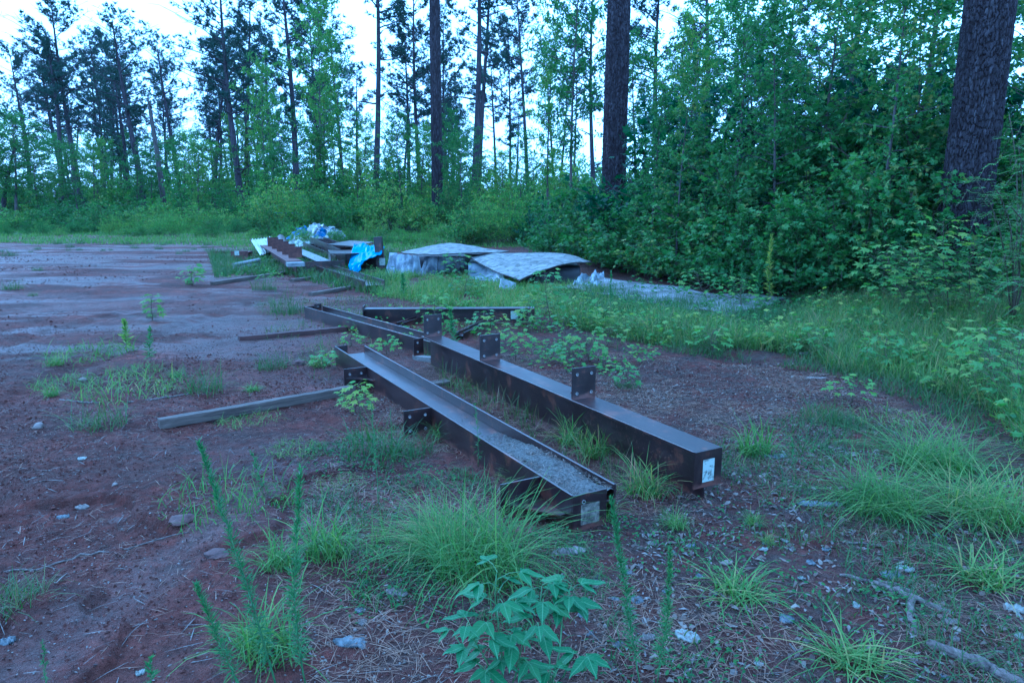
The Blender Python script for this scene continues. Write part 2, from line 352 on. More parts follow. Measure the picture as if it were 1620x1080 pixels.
# ------------------------------------------------------------------ ground sheet (finer close by)
def build_ground():
    ys = [-40, -25, -12, -5, -1, .4, .9]; y = 1.0
    while y < 46: y *= 1.0062; ys.append(y)
    while y < 420: y *= 1.06; ys.append(y)
    ys = np.array(ys)
    a = np.arange(-.84, .8401, .0055); c = 1.06**np.arange(1, 40)
    ss = np.concatenate([-(.84+.02*np.cumsum(c))[::-1], a, .84+.02*np.cumsum(c)])
    wd = np.maximum(ys, 0)+.9
    X = ss[None, :]*wd[:, None]; Y = np.repeat(ys[:, None], len(ss), 1)
    Z = hgt(X, Y)
    V = np.stack([X, Y, Z], -1).reshape(-1, 3); nx = len(ss); ny = len(ys)
    i = (np.arange(ny-1)[:, None]*nx + np.arange(nx-1)[None, :]).ravel()
    Fq = np.stack([i, i+1, i+nx+1, i+nx], 1)
    x = V[:, 0]; y = V[:, 1]
    reg = S((-x-1.6+.12*(y-6))/2.0)*S((y-5.5)/2.5)
    wob = fbm(x*.35, y*.35, 91, 3)
    st = fbm(x*.42+3*wob, y*1.7+2.2*wob, 93, 5, .6)
    brk = .35+.65*fbm(x*2.2, y*5, 97, 3)
    silt = reg*S((st-.53)/.09)*.85*brk
    # branching run-off streak across the clearing
    yc = 10.7+.55*np.sin(x*.8)+.7*(fbm(x*.7, y*0, 5, 3)-.5)
    silt = np.maximum(silt, np.exp(-((y-yc)/(.30+.25*vn(x*.9, y, 8)))**2)*S((-x-2.6)/.6)*(.35+.65*fbm(x*2, y*4, 4, 3)))
    silt = np.maximum(silt, .55*chan(x, y)*(.5+.5*vn(x*3, y*3, 12)))
    lit = .38+.62*S((x+.9+.35*(fbm(x*.8, y*.8, 55, 3)-.5)*4)/1.6)
    lit = np.maximum(lit, .65*S((fbm(x*.9, y*.9, 44, 3)-.5)/.1)*S((y-2.5)/2))
    wet = np.clip(reg*S((st-.45)/.15)+.8*chan(x, y)+.45*S((fbm(x*.6, y*.9, 66, 3)-.45)/.2)*S((-x+.2)/1.5), 0, 1)
    green = S((y-33+4*(wob-.5))/3)*.9 + .5*S((x-4)/2)*S((y-6)/2)
    return np_mesh('ground', V, Fq, M['ground'], True, dict(silt=silt, litter=np.clip(lit, 0, 1), wet=wet, green=np.clip(green, 0, 1)))
tag(obj('ground', build_ground()), 'red clay clearing with washed silt streaks and scattered leaf litter', None, kind='structure')

# ------------------------------------------------------------------ leaf templates and batches
def star_leaf():
    tips = [(-112, .62), (-56, .92), (0, 1.0), (56, .92), (112, .62)]
    v = [(0, 0, 0)]; c = (0, .38)
    pts = []
    for k, (a, r) in enumerate(tips):
        t = math.radians(a); pts.append((c[0]+.62*r*math.sin(t), c[1]+.62*r*math.cos(t), -.06))
        if k < 4:
            t2 = math.radians(a+28); pts.append((c[0]+.25*math.sin(t2), c[1]+.25*math.cos(t2), .03))
    return np.array(v+pts), [np.array([list(range(10))])]
def diamond_leaf(wd=.5, fold=.12):
    return np.array([(0, 0, 0), (-wd/2, .42, fold), (0, 1, -.05), (wd/2, .42, fold)]), [np.array([[0, 2, 1], [0, 3, 2]])]
def hex_leaf(wd=.5):
    return np.array([(0, 0, 0), (-wd*.45, .28, .08), (-wd*.4, .62, .08), (0, 1, -.12), (wd*.4, .62, .08), (wd*.45, .28, .08), (0, .5, 0)]), [np.array([[0, 6, 1], [1, 6, 2], [2, 6, 3], [3, 6, 4], [4, 6, 5], [5, 6, 0]])]
def clump(n=11, seed=1, wd=.13, spread=1.25):
    r = np.random.default_rng(seed); V = []; Fs = []
    for k in range(n):
        a = r.uniform(0, 2*PI); t = r.uniform(.15, spread); l = r.uniform(.7, 1.1)
        d = np.array([math.sin(t)*math.cos(a), math.cos(t), math.sin(t)*math.sin(a)])
        s = np.cross(d, r.normal(size=3)); s /= np.linalg.norm(s)
        o = len(V); V += [s*wd*.5, -s*wd*.5, d*l]; Fs.append((o, o+1, o+2))
    return np.array(V), [np.array(Fs)]
STAR, DIA, HEX = star_leaf(), diamond_leaf(), hex_leaf()
def frames(A, Nn):
    A = A/np.linalg.norm(A, axis=1, keepdims=True)
    X = np.cross(A, Nn); X /= np.linalg.norm(X, axis=1, keepdims=True)+1e-9
    Z = np.cross(X, A); return np.stack([X, A, Z], 1)       # rows: template x,y,z axes
def batch(tpl, P, A, Nn, sc):
    V, Fs = tpl; k = len(V); n = len(P); R = frames(A, Nn)
    W = np.einsum('kj,njm->nkm', V, R)*sc[:, None, None] + P[:, None, :]
    off = (np.arange(n)*k)[:, None, None]
    return W.reshape(-1, 3), [(f[None]+off).reshape(-1, f.shape[1]) for f in Fs]
def merge(parts):
    Vs = []; Fs = []; o = 0
    for V, fs in parts:
        Vs.append(V); Fs += [f+o for f in fs]; o += len(V)
    return np.concatenate(Vs), Fs

def rnd(n, a, b): return RNG.uniform(a, b, n)
def unit(v): return v/np.linalg.norm(v)

# ------------------------------------------------------------------ pines
def pine_variant(seed, H=20., base=.5, R=3.0, nl=46, r0=.22, dead=6, bend=.5, dense=1.0):
    r = np.random.default_rng(seed); mb = MB(); n = 14
    ph = r.uniform(0, 6.28)
    axis = [Vector((bend*math.sin(i/n*2.4+ph)-bend*math.sin(ph), bend*.6*math.sin(i/n*3+ph*2)-bend*.6*math.sin(ph*2), H*i/n)) for i in range(n+1)]
    def ax(t):
        f = min(max(t, 0), .9999)*n; i = int(f); return axis[i].lerp(axis[i+1], f-i)
    rad = [r0*((1-i/n)**.75*.92+.05)*(1.25 if i == 0 else 1) for i in range(n+1)]
    mb.tube(axis, rad, 9)
    P = []; A = []
    for k in range(nl+dead):
        isdead = k >= nl
        t = base+(1-base)*((k+.5)/nl)**.85 if not isdead else r.uniform(base-.3, base+.05)
        q = (t-base)/(1-base) if not isdead else 0
        ln = R*(.35+.75*math.sin(PI*min(1, .15+.85*(1-q)))**.8)*(1-q*.55)*r.uniform(.55, 1.15)
        if isdead: ln = R*r.uniform(.2, .5)
        a = r.uniform(0, 2*PI); up = .1+.75*q+r.uniform(-.1, .25)
        p0 = ax(t); d = Vector((math.cos(a), math.sin(a), up)).normalized()
        pts = [p0]; m = 4
        for j in range(1, m+1):
            pts.append(p0+d*ln*j/m+Vector((r.normal()*.06, r.normal()*.06, ln*.10*(j/m)**2+r.normal()*.04)))
        mb.tube(pts, [max(.008, (.055*(1-q)+.02)*(1-j/m*.8)) for j in range(m+1)], 4, False)
        if isdead: continue
        nt = int((5+ln*2.7)*dense)
        for j in range(nt):
            f = r.uniform(.3, 1.0)*m; i = min(int(f), m-1); q0 = pts[i].lerp(pts[i+1], f-i)
            d2 = (d*.5+Vector((r.normal(), r.normal(), r.normal()*.5+.35))).normalized(); l2 = r.uniform(.25, .8)*(.6+.4*ln/R)
            e = q0+d2*l2
            if j % 2 == 0: mb.tube([q0, e], [.014, .006], 3, False)
            for c in range(r.integers(2, 4)):
                P.append(np.array(e-d2*r.uniform(0, .35)+Vector(r.normal(size=3)*.10))); A.append(np.array(d2)+r.normal(size=3)*.5+np.array([0, 0, .3]))
    P = np.array(P); A = np.array(A)
    parts = []; idx = np.arange(len(P))
    for c in range(3):
        s = idx % 3 == c
        parts.append(batch(clump(12, seed*3+c, .14, 1.5), P[s], A[s], r.normal(size=(s.sum(), 3)), r.uniform(.26, .46, s.sum())))
    V, Fs = merge(parts)
    return mb.mesh('pine_trunk', M['bark'], True), np_mesh('pine_crown', V, Fs, M['needle'])
PV = [pine_variant(1, base=.42, R=4.8, nl=40), pine_variant(2, base=.52, R=4.4, nl=32), pine_variant(3, base=.34, R=4.8, nl=46, bend=.3),
      pine_variant(4, base=.64, R=4.0, nl=26, dead=9), pine_variant(5, base=.42, R=3.8, nl=30, bend=.7), pine_variant(6, base=.26, R=5.0, nl=54)]
def pine(u, Y, vtop, px, var, label, group='tall pines round the clearing', lean=(0, 0), rz=None, name='pine_tree'):
    x = XU(u, Y); z = float(macro(x, Y))-.05
    H = (T(u, vtop, Y).z if vtop > -900 else 25) - z
    t = thing(name, label, 'tree', (x, Y, z), 0, group)
    t.rotation_euler = (lean[1], lean[0], random.uniform(0, 6.28) if rz is None else rz)
    s = H/20.; wd = px*Y/F/2/.22*1.05
    obj('trunk', PV[var][0], t, scale=(s*.5+wd*.5 if 0 else wd, wd, s))
    obj('crown', PV[var][1], t, scale=(s, s, s), kind='stuff')
    return t
# u, distance, top row in the picture, trunk width, variant, lean, look
pines = [
 (2, 46, 215, 9, 4, 'slim dark pine standing against the left edge of the thicket'),
 (50, 72, 80, 7, 2, 'dark pine with broad low crown beyond the leftmost trunk'),
 (95, 60, 62, 9, 3, 'thin-topped pine with few twigs and a leaning bare trunk, left of the tallest left pine'),
 (131, 62, 3, 10, 0, 'tallest pine of the left group with open layered crown against the sky'),
 (108, 74, 95, 9, 1, 'dark pine half hidden behind the tallest left pine'),
 (178, 84, 112, 6, 4, 'slight pine with narrow crown in the bright gap of the left group'),
 (229, 64, 22, 10, 1, 'tall pine with a pointed open crown above the broken snag'),
 (203, 72, 112, 8, 2, 'shorter dense pine in front of the sky beside the pointed pine'),
 (289, 75, 62, 8, 1, 'pine with one-sided crown over the snag, a white gap on its left'),
 (338, 62, 95, 9, 4, 'narrow pine with crown in small dark clumps, left of the twin trunks'),
 (384, 56, -60, 11, 0, 'tall straight pine, front one of the twin trunks by the clearing edge'),
 (391, 61, -20, 8, 4, 'thinner pine close behind the straight twin trunk'),
 (468, 60, -70, 11, 2, 'dark pine with full crown behind the pale green broadleaf'),
 (436, 88, 40, 6, 5, 'distant bushy pine in the gap left of the full-crowned pine'),
 (512, 70, -10, 6, 0, 'pine rising out of the pale green broadleaf crown'),
 (592, 50, -160, 11, 3, 'gently curved bare pine trunk above the low stump'),
 (545, 76, 30, 6, 1, 'thin pine left of the curved trunk'),
 (645, 72, 35, 7, 2, 'dense dark pine between the curved trunk and the thick dark trunk'),
 (668, 64, -40, 8, 0, 'pine immediately left of the thick dark trunk'),
 (710, 66, 20, 6, 5, 'pine just right of the thick dark trunk, foliage down to the brush'),
 (748, 48, -190, 12, 3, 'leaning pine crossing in front of its straight neighbour in the bright gap'),
 (756, 58, -120, 9, 4, 'straight slender pine crossing behind the leaning one'),
 (785, 82, 60, 5, 1, 'faint thin pine in the bright middle gap'),
 (806, 86, 40, 5, 2, 'faint thin pine second in the bright middle gap'),
 (835, 78, -30, 7, 1, 'thin straight pine at the right side of the bright middle gap'),
 (942, 56, -60, 8, 0, 'pine seen just left of the massive plated trunk'),
 (1043, 50, -90, 10, 0, 'bluish pine right of the massive plated trunk'),
 (1117, 48, -120, 11, 1, 'pine standing above the thicket with bare dead twigs'),
 (1322, 34, -200, 15, 3, 'pine trunk showing through the sweetgum leaves, middle of the thicket'),
 (1440, 38, -200, 13, 3, 'pine trunk deep in the thicket left of the huge corner trunk'),
 (1240, 60, -80, 8, 5, 'dark pine behind the thicket seen in slits of sky'),
]
for k, (u, Y, vt, px, var, lb) in enumerate(pines):
    lean = {2: (-.05, 0), 3: (-.025, 0), 20: (-.02, 0), 15: (-.012, 0)}.get(k, (random.uniform(-.012, .012), 0))
    pine(u, Y, vt, px, var, lb, lean=lean, rz=0)
for k in range(64):
    u = random.uniform(-60, 1120) if k < 54 else random.uniform(1120, 1700)
    if 770 < u < 860 and random.random() < .5: continue
    Y = random.uniform(82, 130)
    pine(u, Y, random.uniform(40, 190), random.uniform(3.5, 6), random.randrange(6), 'slender faint pine far behind the clearing edge, seen between the nearer trunks', group='faint pines far behind the clearing')
# low far mass of woods that closes the view under the crowns
def twig_crown(seed, H, R, base, nl, tw, lp, tpl, ls, r0, flat=.5, jit=.5, droop=.25, bush=False, up=(.0, .8), trunkmat='bark_grey', leafm='leaf'):
    """limbs, twigs and leaves; base 0 gives foliage to the ground"""
    r = np.random.default_rng(seed); mb = MB()
    n = 9; ph = r.uniform(0, 6.28); bd = .03*H
    axis = [Vector((bd*math.sin(i/n*2.2+ph)-bd*math.sin(ph), bd*math.cos(i/n*2.6+ph)-bd*math.cos(ph), H*.97*i/n)) for i in range(n+1)]
    def ax(t):
        f = min(max(t, 0), .9999)*n; i = int(f); return axis[i].lerp(axis[i+1], f-i)
    if not bush: mb.tube(axis, [max(.006, r0*(1-i/n)**.8) for i in range(n+1)], 7)
    P = []; A = []; Nn = []
    for k in range(nl):
        q = (k+.5)/nl; a = k*2.399+r.uniform(-.5, .5)
        if bush:
            p0 = Vector((r.normal()*R*.18, r.normal()*R*.18, 0)); th = r.uniform(.05, 1.15)
            ln = r.uniform(.65, 1.05)*((math.sin(th)*R)**2+(math.cos(th)*H)**2)**.5
            d = Vector((math.sin(th)*math.cos(a), math.sin(th)*math.sin(a), math.cos(th)))
        else:
            t = base+(1-base)*q**.9; p0 = ax(t)
            prof = math.sin(PI*min(1, (.18+.82*(1-q))))**.7 if base > .1 else (1-q*.75)
            ln = R*max(.18, prof)*r.uniform(.6, 1.15); e = up[0]+(up[1]-up[0])*q+r.uniform(-.15, .2)
            d = Vector((math.cos(a), math.sin(a), e)).normalized()
        m = 4; pts = [p0]
        for j in range(1, m+1):
            f = j/m; pts.append(p0+d*ln*f+Vector((r.normal()*.04*ln, r.normal()*.04*ln, -droop*.3*ln*f*f if not bush else -.12*ln*f*f)))
        mb.tube(pts, [max(.004, r0*.35*(1-q*.6)*(1-j/m*.85)) for j in range(m+1)], 4, False)
        nt = max(3, int(tw*(.5+.5*ln/R)))
        for j in range(nt):
            f = (r.uniform(.18, 1.0) if not bush else r.uniform(.25, 1))*m; i = min(int(f), m-1); q0 = pts[i].lerp(pts[i+1], f-i)
            d2 = (d*.6+Vector((r.normal(), r.normal(), r.normal()*flat+.1))).normalized(); l2 = r.uniform(.2, .5)*R*.42
            e = q0+d2*l2
            if j % 3 == 0: mb.tube([q0, e], [.006, .003], 3, False)
            c = r.integers(max(1, lp-2), lp+3)
            for s in range(c):
                pp = q0.lerp(e, r.uniform(.15, 1.05))+Vector(r.normal(size=3)*.05*R*.5)
                if pp.z < .03: pp.z = r.uniform(.03, .2)
                aa = np.array(d2)*.6+r.normal(size=3)*.6; aa[2] -= droop
                P.append(np.array(pp)); A.append(aa); Nn.append(np.array([r.normal()*jit, r.normal()*jit, 1.]))
    P = np.array(P); A = np.array(A); Nn = np.array(Nn)
    V, Fs = batch(tpl, P, A, Nn, r.uniform(.65, 1.2, len(P))*ls)
    return mb.mesh('limbs', M[trunkmat], True), np_mesh('foliage', V, Fs, M[leafm])
# mid distance broadleaf (simple leaves) and close sweetgum (star leaves)
BV = [twig_crown(21, 12, 2.6, .22, 50, 19, 8, DIA, .20, .11, leafm='leaf_bright', droop=.1), twig_crown(22, 12, 3.2, .3, 46, 20, 8, DIA, .21, .12, leafm='leaf', droop=.1),
      twig_crown(23, 12, 2.0, .12, 54, 15, 7, DIA, .19, .09, leafm='leaf', droop=.1)]
SV = [twig_crown(31, 9, 2.3, .10, 54, 14, 8, STAR, .135, .07, jit=.55, leafm='leaf'), twig_crown(32, 9, 2.7, .16, 50, 15, 8, STAR, .145, .08, jit=.6, leafm='leaf'),
      twig_crown(33, 9, 2.0, .06, 56, 13, 8, STAR, .13, .06, jit=.5, leafm='leaf')]
UV = [twig_crown(41+k, [2.4, 2.0, 2.8, 1.6][k], [1.9, 1.7, 1.6, 1.5][k], 0, 40, 8, 6, [DIA, HEX, DIA, DIA][k], [.13, .14, .12, .12][k], .03, bush=True, trunkmat='twig', leafm=['leaf', 'leaf_bright', 'leaf_bright', 'leaf'][k]) for k in range(4)]
KV = [twig_crown(51+k, [2.2, 2.6, 1.5][k], [1.5, 1.4, 1.2][k], 0, 34, 9, 7, STAR, [.12, .125, .10][k], .02, bush=True, trunkmat='twig', leafm=['leaf', 'leaf', 'leaf_bright'][k]) for k in range(3)]
def tree2(var, x, y, H, label, cat='tree', name='broadleaf_tree', group=None, H0=12., wx=1., rz=None, z=None):
    t = thing(name, label, cat, (x, y, (float(macro(x, y))-.03) if z is None else z), random.uniform(0, 6.28) if rz is None else rz, group)
    s = H/H0
    obj('trunk', var[0], t, scale=(s*wx, s*wx, s)); obj('crown', var[1], t, scale=(s*wx, s*wx, s), kind='stuff'); return t
def bush(var, x, y, sc, label, group, name='leafy_bush', sz=1.):
    t = thing(name, label, 'bush', (x, y, float(macro(x, y))-.03), random.uniform(0, 6.28), group)
    obj('stems', var[0], t, scale=(sc, sc, sc*sz)); obj('foliage', var[1], t, scale=(sc, sc, sc*sz), kind='stuff'); return t

KD = [twig_crown(61, 2.4, 1.6, 0, 34, 9, 7, STAR, .13, .02, bush=True, trunkmat='twig', leafm='leaf_shade')]  # inner row variant, gap shade painted as dark leaf colour
mids = [(505, 42, -15, 0, .9, 'pale green broadleaf with tall airy crown in front of the full dark pine'),
 (545, 46, 60, 2, .8, 'pale green broadleaf touching the right side of the tall airy one'),
 (425, 44, 95, 0, .7, 'light green broadleaf right of the twin pine trunks'),
 (455, 52, 150, 2, .9, 'small light green broadleaf in the gap below the airy crown'),
 (290, 50, 215, 1, .9, 'low dark broadleaf behind the snag'),
 (345, 52, 235, 1, .8, 'low dark broadleaf left of the twin pine trunks'),
 (215, 52, 245, 1, .9, 'rounded low tree between the pointed pine and the snag'),
 (20, 44, 190, 1, 1.1, 'dark broadleaf mass at the left edge of the picture'),
 (62, 50, 225, 1, 1., 'dark broadleaf beside the leftmost mass'),
 (160, 60, 235, 1, .9, 'low far tree in the gap beneath the tallest left pine'),
 (640, 40, 175, 2, .8, 'thin sapling with light leaves left of the thick dark trunk'),
 (720, 42, 170, 2, .6, 'narrow leafy sapling right of the thick dark trunk'),
 (735, 36, 215, 2, .7, 'short sapling in front of the leaning pine'),
 (620, 46, 205, 0, .6, 'small sapling in front of the curved pine'),
 (820, 34, 205, 2, .6, 'slight sapling with sparse layered leaves in the bright middle gap'),
 (905, 30, -110, 1, .75, 'broadleaf with dark trunk and bright layered crown left of the massive trunk'),
 (868, 33, 20, 0, .7, 'broadleaf with sprays of leaves reaching into the bright middle gap'),
 (1010, 30, 60, 1, .8, 'broadleaf behind the right side of the massive trunk'),
 (1080, 27, 20, 0, .8, 'airy broadleaf rising over the thicket top'),
 (1165, 30, -40, 1, .9, 'tall broadleaf behind the sweetgums, sky showing through'),
 (575, 58, 190, 0, .8, 'small far broadleaf beside the curved pine'),
 (680, 60, 200, 0, .7, 'small far broadleaf beside the thick dark trunk'),
 (375, 60, 190, 0, .8, 'light far broadleaf behind the twin pine trunks'),
 (-20, 52, 150, 1, 1.1, 'tall dark broadleaf half outside the left edge'), (112, 66, 215, 1, 1.1, 'dark far broadleaf low between the two tallest left pines'), (250, 70, 225, 1, 1.2, 'dark far broadleaf directly behind the snag'),
 (310, 68, 205, 0, 1., 'far broadleaf in the gap right of the snag'), (405, 72, 200, 1, 1.1, 'dark far broadleaf right of the twin trunks'), (480, 70, 190, 1, 1.2, 'dark far broadleaf under the full dark pine'),
 (190, 76, 215, 1, 1.2, 'far dark broadleaf left of the pointed pine base'), (530, 66, 150, 0, 1., 'far pale broadleaf left of the curved pine')]
for u, Y, vt, var, wx, lb in mids:
    x = XU(u, Y); H = T(u, vt, Y).z - float(macro(x, Y))
    tree2(BV[var], x, Y, H, lb, group='broadleaf trees among the pines', wx=wx*min(1.5, 12/H*.8))

for k, u in enumerate([-15, 18, 92, 120, 148, 240, 312, 325, 408, 431, 492, 512, 562, 622, 668, 722, 770, 792, 845, 872]):
    Y = random.uniform(34, 46) if u > 420 else random.uniform(44, 62); vt = random.uniform(200, 285)
    x = XU(u, Y); tree2(BV[random.choice((0, 1, 2))], x, Y, T(u, vt, Y).z, ORD[k]+' young broadleaf sapling from the left standing up out of the brush', 'sapling', 'young_broadleaf', 'saplings rising from the brush', wx=1.25)
# close sweetgum thicket on the right
sweet = [(1035, 15.5, 130, 0, .8, 'young sweetgum just right of the massive trunk base'),
 (1075, 14.5, 70, 2, .9, 'young sweetgum with pale upper leaves, left part of the thicket'),
 (1150, 14, 30, 1, .85, 'sweetgum with wide sprays, second from the left in the thicket'),
 (1225, 13.2, -20, 0, .9, 'sweetgum with dense star leaves, centre left of the thicket'),
 (1300, 13.5, -90, 1, .9, 'tall sweetgum with slits of sky between its sprays'),
 (1388, 12, -120, 0, .85, 'sweetgum with visible slim trunk in the centre of the thicket'),
 (1455, 12.5, -60, 2, .9, 'dark sweetgum just left of the huge corner trunk'),
 (1345, 16, -100, 2, 1., 'dark sweetgum in the second row of the thicket'),
 (1430, 17, -150, 1, 1., 'tall sweetgum deep behind the huge corner trunk'),
 (1530, 15, -150, 0, 1., 'sweetgum hidden behind the huge corner trunk'),
 (1625, 11.5, -60, 1, .8, 'sweetgum at the right edge of the picture'),
 (1660, 14, -160, 2, 1., 'dark sweetgum beyond the right edge'),
 (1370, 22, -120, 1, 1.2, 'far sweetgum behind the slim visible trunk'),
 (1560, 20, -180, 0, 1.2, 'far sweetgum right of the huge corner trunk')]
for u, Y, vt, var, wx, lb in sweet:
    x = XU(u, Y); H = T(u, vt, Y).z - float(macro(x, Y))
    tree2(SV[var], x, Y, H, lb, name='sweetgum_tree', group='sweetgums of the thicket', H0=9., wx=wx)

# brush rows
def row(items, var_set, names, group, label, cat_name='leafy_bush'):
    items = sorted(items, key=lambda q: q[0])
    for k, (u, Y, sc, sz) in enumerate(items):
        bush(random.choice(var_set), XU(u, Y), Y, sc, label.format(ORD[k]) if '{' in label else label, group, cat_name, sz)
row([(u+random.uniform(-8, 8), random.uniform(36, 40), random.uniform(.75, 1.05), random.uniform(.55, .8)) for u in range(-10, 420, 34)], UV, 0, 'low brush behind the clay', '{} leafy bush from the left in the low front row beyond the bare clay')
row([(u+random.uniform(-8, 8), random.uniform(43, 49), random.uniform(1.1, 1.5), random.uniform(.8, 1.05)) for u in range(-20, 440, 32)], UV, 0, 'taller brush behind the clay', '{} bush from the left in the taller row under the left pines')
row([(u+random.uniform(-12, 12), random.uniform(60, 78), random.uniform(1.8, 2.6), random.uniform(1., 1.25)) for u in range(-60, 1100, 33)], UV, 0, 'far brush under the pines', '{} large dim bush from the left, far back under the pines')
row([(u+random.uniform(-12, 12), random.uniform(90, 120), random.uniform(2.6, 3.6), random.uniform(.9, 1.15)) for u in range(-200, 1500, 52)], UV, 0, 'distant brush under the pines', '{} distant bush from the left on the skyline between the trunks')
row([(u+random.uniform(-7, 7), random.uniform(35, 39), random.uniform(1., 1.35), random.uniform(.9, 1.1)) for u in range(425, 930, 30)], UV, 0, 'bright brush behind the covered pile', '{} bright bush from the left in the front row behind the covered piles')
row([(u+random.uniform(-7, 7), random.uniform(27, 30), random.uniform(.8, 1.05), random.uniform(.8, 1.1)) for u in range(740, 960, 26)], UV, 0, 'brush behind the mossy boards', '{} bush from the left standing close behind the mossy boards')
row([(u+random.uniform(-7, 7), random.uniform(41, 48), random.uniform(1.4, 1.8), random.uniform(.9, 1.15)) for u in range(420, 1000, 30)], UV, 0, 'second brush row in the middle', '{} bush from the left in the second row behind the covered piles')
row([(u+random.uniform(-12, 12), random.uniform(31, 36), random.uniform(.22, .45), random.uniform(.7, 1.2)) for u in range(-30, 430, 14)], UV, 0, 'scrub on the grass strip', '{} small scrubby plant from the left on the grass strip beyond the clay', 'scrub_plant')
row([(u+random.uniform(-12, 12), random.uniform(27, 33), random.uniform(.22, .5), random.uniform(.7, 1.2)) for u in range(440, 900, 15)], UV, 0, 'scrub behind the covered pile', '{} small scrubby plant from the left in the grass behind the covered piles', 'scrub_plant')
edge = [(880, 21), (915, 19.5), (950, 18.2), (985, 17.3), (1020, 16.2), (1055, 15.4), (1090, 14.6), (1125, 14), (1160, 13.4), (1195, 12.8), (1235, 12.4), (1275, 12), (1315, 11.8), (1355, 11.6), (1395, 11.5), (1435, 11.4), (1580, 11.4), (1620, 10.4), (1660, 10), (1720, 9.4), (1800, 8.8), (1900, 8.2), (2020, 7.6), (2160, 7.)]
row([(u, Y+random.uniform(-.2, .2), random.uniform(.75, 1.0), random.uniform(.8, 1.05)) for u, Y in edge], KV, 0, 'star-leaved bushes along the thicket foot', '{} star-leaved bush from the left along the foot of the thicket', 'sweetgum_bush')
row([(u+15, Y+1.3+random.uniform(-.2, .2), random.uniform(1.1, 1.4)*(.62 if u < 1010 else 1), random.uniform(.9, 1.1)) for u, Y in edge], KV, 0, 'second row of star-leaved bushes', '{} bush from the left in the second row of the thicket', 'sweetgum_bush')
row([(u+5, Y+3.6+random.uniform(-.4, .4), random.uniform(1.4, 1.8)*(.5 if u < 1030 else 1), random.uniform(1., 1.2)) for u, Y in edge], KD, 0, 'dark undergrowth inside the thicket', '{} leafy bush from the left deep inside the thicket, shade painted into its leaves', 'sweetgum_bush')

row([(1462, 10.6, .42, 1.), (1500, 10.3, .45, .8), (1545, 10.2, .42, .9), (1590, 10.4, .5, 1.1), (1420, 10.8, .4, .9), (1375, 11.0, .35, .9)], [KV[0], KV[2]], 0, 'low leafy growth at the corner trunk', '{} low star-leaved clump from the left round the foot of the huge corner trunk', 'sweetgum_bush')
# ------------------------------------------------------------------ big near trunks with plated bark
def bark_trunk(name, R0, R1, H, nc, nzz, seed, cw=.045, ch=.13, relief=.026, lean=(0, 0)):
    zs = np.linspace(-.25, H, nzz); th = np.arange(nc)/nc*2*PI
    TH, Z = np.meshgrid(th, zs)
    rb = R0+(R1-R0)*np.clip(Z/H, 0, 1)**.8 + .10*R0*np.exp(-np.maximum(Z, 0)/.35)
    per = round(2*PI*R0/cw)
    wob = 1.6*(fbm(TH*6, Z*7, seed, 4)-.5)
    u = TH/(2*PI)*per + wob*np.sin(TH/2)**.0*1.0; 
    f1, f2, cid = worley(u, Z/ch+.9*(fbm(TH*9, Z*5, seed+4, 3)-.5)+.35*np.sin(TH*5), seed, per)
    e = S((f2-f1)/.28); 
    fine = fbm(TH/(2*PI)*per*2.5, Z*16, seed+3, 3)-.5
    taper = .6+.4*cid
    disp = relief*(e*taper-.55) + relief*.5*fine + .02*(fbm(np.cos(TH)*1.5+3, Z*.8, seed+8, 2)-.5)
    r = rb+disp
    V = np.stack([r*np.cos(TH)+lean[0]*Z, r*np.sin(TH)+lean[1]*Z, Z], -1).reshape(-1, 3)
    i = np.arange(nzz-1)[:, None]*nc; k = np.arange(nc)[None, :]; k2 = (k+1) % nc
    Fq = np.stack([(i+k).ravel(), (i+k2).ravel(), (i+nc+k2).ravel(), (i+nc+k).ravel()], 1)
    return np_mesh(name, V, Fq, M['bark_near'], False, dict(plate=np.clip(.30+.70*e*(.45+.7*cid)+.9*fine, 0, 1).ravel()))
def big_pine(u, Y, px, H, nc, nzz, seed, lean, label, crown_var, cw=.065, ch=.17, vis=7., z0=None):
    x = XU(u, Y); z = float(macro(x, Y)) if z0 is None else z0; R = px*Y/F/2
    t = thing('large_pine_tree', label, 'tree', (x, Y, z), 0, 'tall pines round the clearing')
    obj('trunk', bark_trunk('plated_trunk', R*1.04, R*.9, vis, nc, nzz, seed, cw, ch, lean=lean), t)
    mb = MB(); n = 8; pts = [Vector((lean[0]*(vis-.05+(H-vis)*i/n), lean[1]*(vis-.05+(H-vis)*i/n), vis-.05+(H-vis)*i/n)) for i in range(n+1)]
    mb.tube(pts, [R*.9*(1-.93*i/n) for i in range(n+1)], 14); obj('upper_trunk', mb.mesh('upper_trunk', M['bark'], True), t)
    s = H/20.; obj('crown', PV[crown_var][1], t, loc=(lean[0]*H*.7, lean[1]*H*.7, 0), scale=(s*1.1, s*1.1, s), kind='stuff')
    return t
big_pine(1528, 11.2, 71, 27, 190, 300, 5, (.006, .0), 'huge plated pine trunk standing at the right corner of the thicket', 3, .042, .12, 5.5)
big_pine(969, 20, 37, 27, 130, 260, 6, (.006, .0), 'massive plated pine trunk rising behind the mossy boards, middle of the view', 1, .045, .13, 8)
big_pine(692, 40, 17, 27, 70, 160, 7, (.004, 0), 'thick dark pine trunk standing left of centre in the brush', 3, .08, .22, 14)
